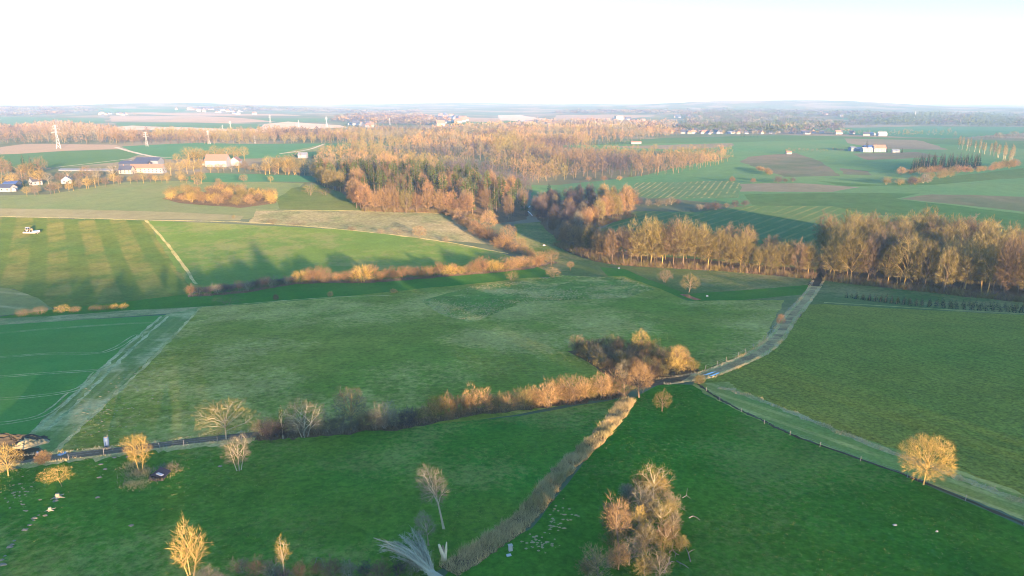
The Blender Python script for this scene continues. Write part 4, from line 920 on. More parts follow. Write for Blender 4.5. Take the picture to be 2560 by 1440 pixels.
farm_row([(0, 470), (40, 462), (120, 462), (200, 456), (290, 448)], 8, 13, 'around the hamlet houses', 12, 3, ['golden', 'ochre', 'brown', 'grey'])
farm_row([(0, 448), (60, 440), (110, 438)], 9, 18, 'behind the hamlet houses', 10, 4, ['golden', 'brown'])
farm_row([(420, 438), (470, 436), (520, 434)], 8, 16, 'between the two farms', 14, 5, ['golden', 'golden', 'ochre'])
farm_row([(440, 412), (490, 408), (530, 402), (590, 400), (620, 402)], 9, 19, 'behind the big barn', 8, 6, ['golden'])
farm_row([(520, 432), (620, 430), (700, 436), (790, 440)], 7, 10, 'in the low hedge before the big barn', 6, 7, ['golden', 'grey', 'brown'])
farm_row([(640, 436), (700, 432), (760, 438)], 7, 19, 'in the tall belt right of the big barn', 14, 8, ['golden', 'golden', 'ochre'])
farm_row([(470, 470), (560, 462), (700, 458)], 22, 9, 'in the thin hedge by the green strip', 5, 9, ['golden', 'orange'])
for i, (px, py, h) in enumerate([(62, 432, 22), (80, 432, 20), (98, 434, 17), (30, 430, 15), (288, 440, 14), (278, 444, 11), (2165, 380, 22), (2190, 380, 14), (2215, 380, 13), (2255, 382, 9), (1372, 500, 20), (1450, 486, 15), (205, 440, 9), (60, 468, 8)]):
    q = G(px, py); place(SPRUCES[i % 2], 'dark_conifer', ['tall dark conifer behind the hamlet, leftmost of the three tall ones', 'tall dark conifer behind the hamlet, middle one', 'dark conifer behind the hamlet, rightmost one', 'dim conifer at the left of the hamlet', 'green conifer left of the stone farm', 'smaller conifer just left of the stone farm', 'tallest dark conifer behind the white farm', 'dark conifer behind the white farmhouse', 'dark conifer at the right end of the white farm', 'small lone conifer right of the white farm', 'dark conifer at the edge of the orange clump', 'lower dark conifer inside the orange clump', 'small conifer by the hamlet sheds', 'short conifer between hamlet houses'][i], 'conifer', None, gpos(q), h / 20.0 * 1.0)

# ------------------------------------------------------------------ loose dry stems, reeds and undergrowth
def stems(name, label, cat, quads, n, h, w, mats, lean=.25, seed=1, spread=0.0):
    r = np.random.default_rng(seed)
    A = np.array([abs((q[0][0] - q[2][0]) * (q[1][1] - q[3][1]) - (q[1][0] - q[3][0]) * (q[0][1] - q[2][1])) / 2 for q in quads])
    k = r.choice(len(quads), n, p=A / A.sum()); Q = np.array(quads)[k]; u, v = r.uniform(0, 1, (2, n, 1))
    P = (Q[:, 0] * (1 - u) + Q[:, 1] * u) * (1 - v) + (Q[:, 3] * (1 - u) + Q[:, 2] * u) * v + r.normal(0, 1, (n, 2)) * spread
    clump = .55 + .45 * np.sin(P[:, 0] * .9 + seed) * np.sin(P[:, 1] * 1.1) + .3 * np.sin(P[:, 0] * .31) * np.sin(P[:, 1] * .27)
    B = np.column_stack([P, HT(P[:, 0], P[:, 1]) - .03])
    D = np.column_stack([r.normal(0, lean, n), r.normal(0, lean, n), np.ones(n)])
    V, T = blades(B, D, h * r.uniform(.5, 1.3, n) * np.clip(clump + .35, .35, 1.3), w * r.uniform(.6, 1.4, n), r)
    mi = (np.sin(P[:, 0] * .35 + 1) * np.sin(P[:, 1] * .41) + r.normal(0, .35, n) > .1).astype(int) if len(mats) > 1 else None
    tag(link(name, np_mesh(name, V, [T], mats, mi)), label, cat, kind='stuff')
def quads_of(label_start):
    for nm, mt, lb, Q in FIELDS:
        if lb.startswith(label_start): return [q for q in Q if len(q) == 4]
def px_quads(pts, width): return rib_quads([G(*p) for p in smooth_line(pts, 6)], width)
def sides(pts, off, w):
    W = [G(*p) for p in smooth_line(pts, 10)]; return rib_quads(W, w, .3, 2, off) + rib_quads(W, w, .3, 3, -off)
LN = [(-60, 1160), (130, 1143), (320, 1122), (480, 1102), (640, 1086)]
STRAWY = leaf_mat('straw_stems', (.48, .37, .14), (.32, .25, .10), .2)
stems('bramble_stems', 'dead brambles and reeds in the strip down the foreground', 'brambles', quads_of('strip of dead brambles'), 26000, .95, .055, [DRY, STRAWY], .45, 1)
stems('dry_grass', 'dry pale grass stems along tracks, lanes and field edges', 'grass', sides(VL, 2.3, 1.1) + sides(LN, 2.1, .9) + quads_of('pale line of dry'), 16000, .5, .07, [DRY, TW['pale']], .5, 2)
stems('bank_grass', 'dead grass and low twigs at the foot of the hedges', 'grass', quads_of('brown hedge bank') + quads_of('brown bank under'), 14000, 1.1, .07, [TW['brown'], TW['grey']], .5, 3)
stems('undergrowth', 'brown undergrowth along the feet of the wood edges', 'undergrowth', px_quads([(1395, 611), (1530, 655), (1800, 674), (2040, 694)], 9) + px_quads([(2060, 697), (2200, 713), (2470, 743), (2620, 758)], 12) + px_quads([(905, 526), (1110, 532), (1240, 558)], 9) + px_quads([(1404, 604), (1482, 568), (1578, 539)], 9), 30000, 3.2, .18, [TW['brown'], TW['golden']], .5, 4)

# ------------------------------------------------------------------ buildings
WHITE = solid_mat('white_render', (.31, .30, .275), .8, .1, .10, .4); CREAM = solid_mat('cream_stone', (.40, .34, .25), .85, .1, .2, .6); BRICK = solid_mat('brick_wall', (.36, .20, .13), .85, .1, .2, .8)
TILE = solid_mat('orange_tiles', (.30, .165, .105), .8, .1, .2, .8); SLATE = solid_mat('slate_roof', (.075, .080, .095), .55, .3, .2, .8); TINR = solid_mat('pale_sheet_roof', (.20, .215, .225), .8, .1, .1, .3); BLUE = solid_mat('blue_sheet_roof', (.05, .10, .24), .5, .3, .1, .3)
GLASS = solid_mat('window_glass', (.03, .04, .05), .12, .6); DOORM = solid_mat('dark_door', (.09, .07, .055), .6, .2); STEEL = solid_mat('galvanised_steel', (.52, .50, .46), .55, .3, .1, .2)
def house(name, label, px, py, w, l, hw, hr, rz, wall, roof, cat='house', group=None, wins=0, chimney=False, door=True, dz=0.0):
    """w along x, ridge along local y of length l; foot of the wall at the pixel"""
    x, y = G(px, py); o = empty(name, (x, y, Z(x, y) - .2 + dz), rz); tag(o, label, cat, group)
    m = MB(); m.box((0, 0, hw / 2), (w, l, hw)); m.add([(-w / 2, -l / 2, hw), (w / 2, -l / 2, hw), (0, -l / 2, hw + hr)], [(0, 1, 2)]); m.add([(-w / 2, l / 2, hw), (w / 2, l / 2, hw), (0, l / 2, hw + hr)], [(2, 1, 0)])
    m.build('wall', wall, o)
    r = MB(); t = .25; ov = .45; k = hr / (w / 2)
    for sx in (-1, 1):
        a = (0, hr + t); b = (sx * (w / 2 + ov), -ov * k + t)
        P = [(a[0], -l / 2 - ov, hw + a[1]), (a[0], l / 2 + ov, hw + a[1]), (b[0], l / 2 + ov, hw + b[1]), (b[0], -l / 2 - ov, hw + b[1])]
        Q = [(p[0], p[1], p[2] - t + .02) for p in P]
        r.add(P + Q, [(0, 1, 2, 3), (7, 6, 5, 4), (2, 6, 7, 3), (0, 3, 7, 4), (1, 5, 6, 2)])
    rf = r.build('roof', roof, o)
    if chimney:
        c = MB(); c.box((w * .12, l * .25, hw + hr + .3), (.8, .8, 2.0)); c.build('chimney', BRICK, rf)
    for sx in (-1, 1):
        for i in range(wins):
            yy = -l / 2 + l * (i + .5) / wins
            for zz in ([hw * .3, hw * .72] if hw > 4.5 else [hw * .55]):
                q = MB(); q.box((sx * (w / 2 + .02), yy, zz), (.08, 1.1, 1.3)); q.build('window', GLASS, o)
    if wins:
        for sy in (-1, 1):
            for xx in (-w * .22, w * .22):
                q = MB(); q.box((xx, sy * (l / 2 + .02), hw * .6), (1.1, .08, 1.3)); q.build('window', GLASS, o)
    if door:
        q = MB(); q.box((w / 2 + .03 if wins == 0 else w * .02, -l / 2 - .03 if wins else 0, 1.2), (1.3 if wins else .1, .1 if wins else 3.0, 2.4)); q.build('door', DOORM, o)
    return o
P90 = math.pi / 2
# stone farm with the big barn
def barn(label, px, py, w, l, hw, hr, rz, wall, roof, **k): return house('barn', label, px, py, w, l, hw, hr, rz, wall, roof, 'barn', **k)
barn('huge cream barn with a broad orange tiled roof', 546, 416, 17, 26, 8, 7, P90 + .06, WHITE, TILE)
barn('smaller cream barn wing joined to the right of the huge barn', 590, 413, 12, 18, 6, 4.5, .15, WHITE, TILE)
house('shed', 'low shed with a dark roof left of the huge barn', 518, 413, 8, 10, 4, 2, P90, CREAM, TILE, 'shed')
house('farmhouse', 'long pale farmhouse front with a tiled roof beside the ball shaped tree', 388, 432, 10, 22, 6, 4, P90, WHITE, TILE, wins=5, chimney=True)
house('farmhouse', 'cream farm range with a brown roof, middle of the left farm', 352, 430, 10, 20, 5, 4, P90, CREAM, TILE, wins=4)
house('farmhouse', 'cream stone cottage at the left end of the left farm', 318, 434, 9, 14, 5, 4, P90, CREAM, SLATE, wins=3, chimney=True)
barn('dark roofed farm shed behind the left farm', 340, 418, 14, 34, 5, 3, P90, SLATE, SLATE)
barn('mauve grey arched looking barn at the back of the left farm', 374, 412, 16, 30, 6, 3.5, P90, TINR, SLATE)
house('silo_dome', 'small white domed feed store behind the left farm', 326, 413, 7, 7, 3, 3, 0, WHITE, WHITE, 'store', door=False)
# hamlet at the left edge
house('bungalow', 'long white house with a dark roof at the left edge', 8, 478, 9, 22, 4, 2.6, P90 - .1, WHITE, SLATE, wins=4)
house('cottage', 'little white gabled cottage between hamlet trees', 90, 462, 7, 9, 4, 3.5, -.5, WHITE, SLATE, wins=2)
house('cottage', 'grey roofed cottage half hidden in the tree belt', 168, 458, 9, 12, 4, 3.5, .5, WHITE, SLATE, wins=2, chimney=True)
house('shed', 'blue roofed shed behind the long white house', 32, 466, 8, 12, 3.5, 2, P90, SLATE, BLUE, 'shed')
house('shed', 'small white shed right of the long white house', 36, 478, 4, 5, 2.4, 1.2, .4, WHITE, TINR, 'shed')
house('polytunnel', 'long low pale blue polytunnel beyond the hamlet trees', 222, 427, 9, 66, 1.4, 1.2, P90 - .03, TINR, TINR, 'polytunnel', door=False)
# white farm on the right plateau
house('farmhouse', 'white gabled farmhouse of the plateau farm, right block', 2196, 380, 10, 20, 7, 5, P90, WHITE, TILE, wins=4, chimney=True)
house('farmhouse', 'white lower wing of the plateau farm', 2166, 380, 10, 16, 5, 3, P90, WHITE, WHITE, wins=3)
barn('long pale blue sheet roofed barn of the plateau farm', 2148, 377, 12, 34, 4, 2.5, P90, TINR, TINR)
barn('blue and white shed at the left end of the plateau farm', 2130, 378, 10, 8, 6, 2, P90, TINR, TINR)
house('shed', 'bright blue roofed shed behind the plateau farm', 2170, 372, 12, 18, 4, 2, P90, SLATE, BLUE, 'shed')
house('shed', 'lone white shed right of the plateau farm', 2238, 381, 6, 12, 3, 2, P90, WHITE, TINR, 'shed')
house('shed', 'tiny tan shed on the plateau far left of the white farm', 1971, 385, 6, 8, 3, 2, P90, CREAM, TILE, 'shed')
house('farmhouse', 'white farm on the crest behind the plateau farm', 2204, 340, 12, 22, 6, 5, P90, WHITE, WHITE, wins=0)
house('farmhouse', 'small tiled house on the crest left of the white crest farm', 2094, 336, 10, 14, 6, 5, P90, CREAM, TILE)
house('farmhouse', 'low roadside house with orange roof below the village', 1590, 359, 8, 20, 3, 2, P90, WHITE, TILE)
house('shed', 'small white shed beside the dark conifers by the teal field', 758, 395, 9, 12, 5, 3, P90, WHITE, TINR, 'shed')
house('tower_block', 'tall cream tower block above the village roofs', 1546, 303, 34, 34, 26, .6, .2, CREAM, TINR, 'tower block', door=False)
# village houses: one small mesh each
def vhouse_mesh(w, l, hw, hr, roof, wall=None):
    m = MB(); m.box((0, 0, hw / 2), (w, l, hw), m=0); m.gable((0, 0, hw + .05), w, l, hr, .5, 0, 1)
    return m.mesh('village_house_mesh', [wall or WHITE, roof])
VH = [vhouse_mesh(9, 13, 4, 5, TILE), vhouse_mesh(9, 12, 4, 5.5, SLATE), vhouse_mesh(10, 16, 4.5, 5.5, SLATE, CREAM), vhouse_mesh(9, 13, 4, 5, TILE, CREAM), vhouse_mesh(12, 20, 4, 4, TINR)]
rv = random.Random(12)
def village(pp, n, where, s=1.0):
    W = [G(*p) for p in pp]; dd = 14 * s
    kinds = ['white house with an orange roof', 'white house with a slate roof', 'cream house with a slate roof', 'cream house with an orange roof', 'long pale shed roofed building']
    for q in scatter(W, dd, n, len(pp) + n, 6000):
        i = rv.choice([0, 0, 1, 1, 1, 2, 3, 3, 4]); o = link('village_house', VH[i]); o.location = (q[0], q[1], Z(*q) - .3); k = s * rv.uniform(.85, 1.2); o.scale = (k, k, k); o.rotation_euler = (0, 0, rv.choice([0, P90]) + rv.uniform(-.5, .5))
        tag(o, kinds[i] + ' in ' + where, 'house', kinds[i].split(' with')[0] + 's in ' + where)
village([(1655, 334), (1760, 336), (1960, 335), (1975, 330), (1800, 328), (1660, 329)], 48, 'the village strip right of centre', 1.0)
village([(1970, 335), (2060, 337), (2060, 333), (1975, 331)], 8, 'the right end of the village strip', 1.0)
village([(1480, 312), (1560, 314), (1630, 306), (1560, 298), (1500, 304)], 34, 'the far village under the tower block', 1.5)
village([(1290, 314), (1460, 316), (1450, 308), (1300, 307)], 20, 'the low far village left of the tower block', 1.6)
village([(1055, 302), (1100, 316), (1150, 314), (1170, 300), (1120, 287), (1060, 290)], 44, 'the bright town above the quarry woods', 2.0)
village([(420, 274), (640, 288), (640, 282), (440, 270)], 22, 'the scattered hamlet on the left horizon', 1.7)
village([(240, 288), (320, 290), (320, 286), (250, 285)], 9, 'the white farm group above the quarry', 1.6)
village([(1680, 293), (1790, 304), (1780, 298), (1700, 290)], 12, 'the farms on the far wooded ridge', 1.5)
village([(2000, 282), (2080, 292), (2160, 291), (2010, 279)], 10, 'the hamlet on the right horizon slope', 1.5)
village([(855, 314), (925, 319), (930, 315), (870, 312)], 9, 'the quarry works', 1.6)
village([(2090, 336), (2180, 340), (2180, 337), (2095, 334)], 6, 'the crest hamlet behind the plateau farm', 1.1)

# ------------------------------------------------------------------ pylons and wind turbines
def pylon_mesh(H=50.0):
    m = MB(); hw = 4.2; top = .8
    lv = [0, 8, 15, 21, 26, 31, 36, 41, 46, 50]
    def half(z): return hw + (1.1 - hw) * min(1, z / 30.0) if z < 30 else 1.1 + (top - 1.1) * (z - 30) / 20
    for i in (-1, 1):
        for j in (-1, 1): m.tube([(i * half(z), j * half(z), z) for z in lv], .28, 4)
    for a, b in zip(lv[:-1], lv[1:]):
        ha, hb = half(a), half(b)
        for s in (-1, 1):
            for (p, q) in (((-ha, s * ha, a), (hb, s * hb, b)), ((ha, s * ha, a), (-hb, s * hb, b)), ((s * ha, -ha, a), (s * hb, hb, b)), ((s * ha, ha, a), (s * hb, -hb, b))): m.tube([p, q], .15, 3, caps=False)
    body = m.mesh('pylon_body', STEEL)
    arms = []
    for z, L in ((34, 9.0), (41, 7.0), (47, 5.0)):
        a = MB()
        for s in (-1, 1):
            for d in (-.9, .9): a.tube([(s * .6, d, z), (s * L, 0, z)], .18, 3)
            a.tube([(s * .6, 0, z + 2.2), (s * L, 0, z)], .18, 3); a.tube([(s * L, 0, z), (s * L, 0, z - 2.6)], .16, 4)
        arms.append(a.mesh('pylon_arm', STEEL))
    return body, arms
PB_, PA_ = pylon_mesh()
for i, (px, py, top, lab) in enumerate([(147, 371, 313, 'nearest and tallest lattice pylon on the tan field'), (368, 366, 330, 'second tallest lattice pylon at the tip of the teal field'), (523, 360, 327, 'lattice pylon at the wood edge, third tallest'), (638, 359, 339, 'small lattice pylon low against the wood'), (577, 323, 303, 'lattice pylon standing before the left of the quarry'), (557, 325, 312, 'faint short pylon left beside the quarry pylon'), (676, 307, 288, 'lattice pylon above the quarry heap'), (817, 317, 292, 'lattice pylon at the right end of the quarry'),
        (747, 318, 300, 'faint pylon between the quarry heap and the right quarry pylon'), (2287, 296, 278, 'faint mast like pylon on the right horizon'), (975, 312, 296, 'faint pale pylon left of the bright town')]):
    x, y = G(px, py); H = (py - top) * mpp(px, py); o = empty('pylon', (x, y, Z(x, y) - .3), .5, H / 50.0); tag(o, lab, 'pylon', 'pylons')
    link('lattice_tower', PB_, o)
    for a in PA_: link('cross_arm', a, o)
TWH = solid_mat('turbine_white', (.82, .82, .82), .5, .3)
def turbine_parts():
    t = MB(); t.tube([(0, 0, 0), (0, 0, 50), (0, 0, 98)], [2.3, 1.9, 1.3], 10); t = t.mesh('turbine_tower', TWH)
    n = MB(); n.box((0, -.6, 99.6), (3.2, 8, 3.4)); n.tube([(0, -4.6, 99.6), (0, -6.6, 99.6)], [1.6, .7], 8); n = n.mesh('turbine_nacelle', TWH)
    bl = []
    for k in range(3):
        b = MB(); a = k * 2.094 + .4; ux, uz = math.sin(a), math.cos(a)
        b.add([(ux * d - uz * w, -5.6 + th, 99.6 + uz * d + ux * w) for d, w0 in ((1, .9), (10, 1.6), (28, .9), (44, .25)) for w, th in ((-w0, 0), (w0, 0), (w0 * .2, .35))],
              [(3 * i + p, 3 * i + (p + 1) % 3, 3 * i + 3 + (p + 1) % 3, 3 * i + 3 + p) for i in range(3) for p in range(3)] + [(0, 2, 1), (9, 10, 11)])
        bl.append(b.mesh('turbine_blade', TWH))
    return t, n, bl
TT, TN, TB = turbine_parts()
for i, (px, py, top, lab) in enumerate([(103, 266, 243, 'white wind turbine on the left horizon, second tallest'), (133, 264, 252, 'small wind turbine just right of the leftmost tall one'), (196, 264, 246, 'white wind turbine between the two tallest ones'), (228, 264, 253, 'small faint wind turbine right of the middle one'), (334, 266, 243, 'white wind turbine furthest right of the tall ones'), (306, 264, 254, 'small faint wind turbine left of the rightmost tall one'), (387, 265, 253, 'faint wind turbine at the right end of the group')]):
    x0, d0 = (px - 1280) / F, 8200.0
    x = x0 * d0 * math.cos(PITCH) * 1.0; x = (px - 1280) / F * depth(0, d0, 60); y = d0; z = Z(x, y)
    _, pyb = project(x, y, z); H = (min(pyb, py + 3) - top) * depth(x, y, z) / F
    o = empty('wind_turbine', (x, y, z - 1), .25, H / 128.0); tag(o, lab, 'wind turbine', 'wind turbines')
    link('tower', TT, o); link('nacelle', TN, o)
    for b in TB: link('blade', b, o)

# ------------------------------------------------------------------ tractor at work in the mown field
TYRE = solid_mat('black_tyre', (.03, .03, .03), .9, .1); RED = solid_mat('tractor_paint', (.62, .36, .14), .4, .4); WPAINT = solid_mat('white_paint', (.42, .40, .36), .4, .4); RIM = solid_mat('wheel_rim', (.6, .5, .3), .5, .3); GREYP = solid_mat('grey_plastic', (.25, .27, .30), .6, .3)
def wheel(o, x, y, r, w):
    m = MB(); n = 18; V = []
    for k in range(n):
        a = 2 * math.pi * k / n; c, s = math.cos(a), math.sin(a)
        V += [(x - w / 2, y + c * r * .6, r + s * r * .6), (x - w / 2, y + c * r * .93, r + s * r * .93), (x - w * .36, y + c * r, r + s * r), (x + w * .36, y + c * r, r + s * r), (x + w / 2, y + c * r * .93, r + s * r * .93), (x + w / 2, y + c * r * .6, r + s * r * .6)]
    m.add(V, [(k * 6 + i, k * 6 + i + 1, ((k + 1) % n) * 6 + i + 1, ((k + 1) % n) * 6 + i) for k in range(n) for i in range(5)])
    wo_ = m.build('wheel', TYRE, o)
    q = MB(); q.tube([(x - w * .3, y, r), (x + w * .3, y, r)], r * .6, 14); q.build('rim', RIM, wo_)
def tractor():
    v = at(72, 581); o = empty('tractor', v, math.pi * .97, 1.15); tag(o, 'light coloured tractor working on the mown field', 'tractor')
    b = MB(); b.box((0, -.9, 1.05), (.7, 3.6, .7)); b.box((0, -1.75, 1.5), (.9, 1.9, .75), taper=.9); b.tube([(.35, -1.3, 1.9), (.35, -1.3, 2.7)], .06, 6); b.build('body', RED, o)
    c = MB(); c.box((0, .45, 1.45), (1.5, 1.5, .7)); c.box((0, .45, 3.02), (1.6, 1.65, .16))
    for i in (-.7, .7):
        for j in (-.25, 1.15): c.tube([(i, j, 1.8), (i * .95, j, 2.95)], .06, 5)
    cb = c.build('cab', WPAINT, o); g = MB(); g.box((0, .45, 2.37), (1.32, 1.32, 1.12)); g.build('glass', GLASS, cb)
    for s in (-1, 1): wheel(o, s * .95, .75, .9, .55); wheel(o, s * .85, -1.9, .62, .42)
    for s in (-1, 1):
        f = MB(); f.box((s * .95, .75, 1.88), (.6, 1.3, .08)); f.build('mudguard', RED, o)
    v2 = at(71, 583.5); im = empty('field_roller', v2, math.pi * .97, 1.1); tag(im, 'wide pale folding implement behind the tractor, lying across the field', 'implement')
    q = MB(); q.box((0, 0, .75), (6.6, .28, .22)); q.box((0, -.55, .75), (1.2, .9, .14)); q.build('beam', WPAINT, im)
    for s in (-1, 0, 1):
        t = MB(); t.tube([(s * 2.2 - 1.02, .25, .36), (s * 2.2 + 1.02, .25, .36)], .36, 12); t.build('roller', WPAINT, im)
    v3 = at(91, 585); sp_ = empty('trailer', v3, math.pi * .97, 1.05); tag(sp_, 'pale box trailer parked just right of the tractor', 'trailer')
    t = MB(); t.box((0, 0, 1.5), (2.2, 3.6, 1.3), taper=1.12); t.build('tub', WPAINT, sp_)
    t = MB(); t.box((0, -.4, .75), (.9, 5.0, .2)); t.tube([(0, -2.9, .75), (0, -3.8, .6)], .09, 5); t.build('chassis', RED, sp_)
    for s in (-1, 1): wheel(sp_, s * 1.0, .5, .55, .4)
tractor()

# ------------------------------------------------------------------ small things in the foreground
STONE = solid_mat('pale_stone', (.22, .18, .11), .9, .1, .3, 3.0); RUBB = solid_mat('grey_rubble', (.085, .068, .042), .9, .1, .4, 2.0); CUT = solid_mat('fresh_cut_wood', (.66, .50, .28), .8, .1, .2, 3.0); BLUEG = solid_mat('blue_grey_drum', (.10, .15, .22), .5, .3, .1, 2.0); SHEET = solid_mat('silage_sheet', (.30, .31, .26), .85, .15, .5, 1.0); BLACKP = solid_mat('black_plastic', (.02, .022, .028), .35, .4)
def lumpmesh(nm, r, seed, mat, sq=(1, 1, .7), sub=2):
    bm = bmesh.new(); bmesh.ops.create_icosphere(bm, subdivisions=sub, radius=r); rr = random.Random(seed); ph = [rr.uniform(0, 6) for _ in range(4)]
    for v in bm.verts:
        d = v.co.normalized(); k = 1 + .22 * math.sin(3 * d.x + ph[0]) * math.cos(4 * d.y + ph[1]) + .15 * math.sin(6 * d.z + 5 * d.x + ph[2]) + rr.uniform(-.05, .05)
        v.co = Vector((v.co.x * sq[0] * k, v.co.y * sq[1] * k, max(-.25 * r, v.co.z * sq[2] * k)))
    me = bpy.data.meshes.new(nm); bm.to_mesh(me); bm.free(); me.materials.append(mat); return me
def lump(name, label, cat, px, py, r, seed, mat, sq=(1, 1, .7), group=None, sub=2, rz=0):
    o = link(name, lumpmesh(name, r, seed, mat, sq, sub)); v = at(px, py); o.location = v; o.rotation_euler = (0, 0, rz); return tag(o, label, cat, group)
# manure heap and muddy yard at the left edge
def heap(name, label, pts, hmax, mat, seed):
    W = [np.array(G(*p)) for p in pts]; c = np.mean(W, 0); rr = np.random.default_rng(seed); V = []; Fs = []; n = len(W) * 4; rings = 9
    ang = []
    for i in range(len(W)):
        for j in range(4): ang.append(W[i] + (W[(i + 1) % len(W)] - W[i]) * j / 4)
    for k in range(rings):
        t = k / (rings - 1)
        for p in ang:
            q = c + (p - c) * (1 - t * .97) * (1 + rr.normal(0, .03)); z = hmax * (1 - (1 - t) ** 2.2) * (.75 + .45 * math.sin(q[0] * .9 + seed) * math.sin(q[1] * .8)) + rr.normal(0, .20) * (k > 0)
            V.append((q[0], q[1], Z(*q) + z - (.1 if k == 0 else 0)))
    for k in range(rings - 1):
        for i in range(n): Fs.append((k * n + i, k * n + (i + 1) % n, (k + 1) * n + (i + 1) % n, (k + 1) * n + i))
    Fs.append(tuple(range((rings - 1) * n, rings * n)))
    A = sum(W[i][0] * W[(i + 1) % len(W)][1] - W[(i + 1) % len(W)][0] * W[i][1] for i in range(len(W)))
    if A < 0: Fs = [f[::-1] for f in Fs]
    m = MB(); m.add(V, Fs); return tag(m.build(name, mat), label, 'heap')
heap('manure_heap', 'long grey heap at the left edge behind the muddy yard', [(-60, 1112), (10, 1115), (60, 1108), (126, 1102), (122, 1092), (70, 1092), (0, 1094), (-60, 1098)], 1.4, RUBB, 3)
heap('fodder_heap', 'paler straw grey heap in front of the long grey heap', [(28, 1121), (60, 1124), (98, 1114), (130, 1106), (126, 1099), (80, 1104), (48, 1108)], 1.2, solid_mat('old_straw', (.30, .25, .13), .95, .05, .5, 1.6), 5)
v = at(267, 1116); dr = empty('water_drum', v, .4); tag(dr, 'upright blue grey drum with a pale lid on the lane verge', 'drum')
m = MB(); m.tube([(0, 0, 0), (.03, .05, .5), (.05, .1, 1.3), (.08, .14, 1.9)], [.42, .46, .45, .4], 14); m.build('body', BLUEG, dr, True)
m = MB(); m.tube([(.08, .14, 1.9), (.09, .15, 2.02)], [.36, .32], 14); m.tube([(.3, .2, 1.95), (.34, .22, 2.35)], .05, 6); m.build('lid', STONE, dr)
lump('stone', 'pale stone lying at the foot of the blue grey drum', 'stone', 265, 1122, .5, 4, STONE, (1.4, .8, .6))
# rubble by the ochre tree
heap('rubble_heap', 'dark rubble heap with a torn black sheet under the fan shaped tree', [(366, 1202), (392, 1206), (414, 1200), (418, 1184), (400, 1178), (376, 1186)], .5, RUBB, 9)
m = MB(); a = at(404, 1192, .8); m.add([(a.x - 1.3, a.y - .7, a.z), (a.x + .9, a.y - 1.1, a.z - .5), (a.x + 1.5, a.y + .5, a.z + .1), (a.x - .4, a.y + 1.0, a.z + .55), (a.x - 1.3, a.y - .7, a.z - .12), (a.x + .9, a.y - 1.1, a.z - .62), (a.x + 1.5, a.y + .5, a.z - .02), (a.x - .4, a.y + 1.0, a.z + .43)], [(0, 1, 2, 3), (7, 6, 5, 4), (0, 4, 5, 1), (1, 5, 6, 2), (2, 6, 7, 3), (3, 7, 4, 0)]); tag(m.build('plastic_sheet', BLACKP), 'crumpled black plastic sheet on the rubble heap', 'sheet')
m = MB(); a = at(401, 1196, .8); m.box(a, (1.4, .5, .12), -.5); tag(m.build('white_board', WPAINT), 'white board lying on the rubble heap', 'board')
nq = []
for i, (px, py) in enumerate([(330, 1166), (336, 1180), (345, 1190), (362, 1184), (330, 1208), (352, 1212), (412, 1172), (430, 1176)]): nq += px_quads([(px - 9, py), (px + 9, py - 2)], 2.2)
stems('nettle_stems', 'grey dead nettles around the rubble heap and the fan shaped tree', 'weeds', nq, 3600, .6, .05, [TW['grey'], STRAWY], .7, 6, .9)
# stumps and stones
def stump(label, px, py, s, seed, mat=BARK_PALE):
    o = empty('tree_stump', at(px, py, -.05), seed); tag(o, label, 'stump'); m = MB(); m.tube([(0, 0, 0), (0, 0, .4 * s), (.05, 0, .95 * s)], [.62 * s, .42 * s, .36 * s], 10); m.build('bole', mat, o)
    r = MB()
    for k in range(5):
        a = k * 1.26 + .3; r.tube([(math.cos(a) * .3 * s, math.sin(a) * .3 * s, .3 * s), (math.cos(a) * .85 * s, math.sin(a) * .85 * s, .12 * s), (math.cos(a) * 1.5 * s, math.sin(a) * 1.5 * s, .02)], [.2 * s, .14 * s, .05 * s], 6)
    r.build('root', mat, o)
stump('large pale stump with spreading roots at the head of the stone line', 144, 1244, .8, 1)
stump('smaller pale stump half way down the stone line', 125, 1276, .6, 2)
lump('stone', 'lone flat stone below the large stump', 'stone', 138, 1253, .35, 6, STONE, (1, 1.3, .5))
for i, (px, py) in enumerate([(96, 1288), (113, 1289), (86, 1296), (85, 1301), (74, 1313), (62, 1325), (36, 1352), (30, 1362), (24, 1368), (12, 1390), (4, 1400), (8, 1412)]):
    lump('stone', 'pale stone in the straggling line at the lower left edge', 'stone', px, py, .16 + .09 * ((i * 7) % 3), 20 + i, STONE, (1.4, 1, .5), 'stones of the straggling line')
for i, (px, py, lab) in enumerate([(248, 1194, 'tan mound shaped stone lying in the orchard grass'), (252, 1161, 'reddish white stone above the tan mound'), (263, 1173, 'small white stone between lane and tan mound'), (286, 1144, 'left white stone just below the lane'), (320, 1142, 'right white stone just below the lane'), (244, 1244, 'grey stone pair low in the orchard grass'), (550, 1166, 'small pale stone left of the grey tree foot'), (328, 1314, 'bluish flat stone in the middle of the orchard grass')]):
    lump('stone', lab, 'stone', px, py, .3, 50 + i, STONE, (1.3, 1, .55))
def white_slab(lab, px, py, s, hh=.3, rz=.4, mat=WPAINT):
    m = MB(); a = at(px, py); m.box((0, 0, hh / 2), (s, s * .6, hh), 0, taper=.9); m.box((0, 0, hh + .02), (s * .8, s * .4, .06)); o = m.build('trough', mat); o.location = a; o.rotation_euler = (0, 0, rz); tag(o, lab, 'trough')
white_slab('white slab lying beside the reed strip', 1272, 1389, .7, .15, .3)
m = MB(); a = at(1276, 1376); m.box((0, 0, .4), (.55, .5, .8), 0, taper=.85); m.box((0, 0, .84), (.62, .56, .08)); o = m.build('concrete_block', CREAM); o.location = a; o.rotation_euler = (0, 0, .3); tag(o, 'upright cream block at the edge of the reed strip', 'block')
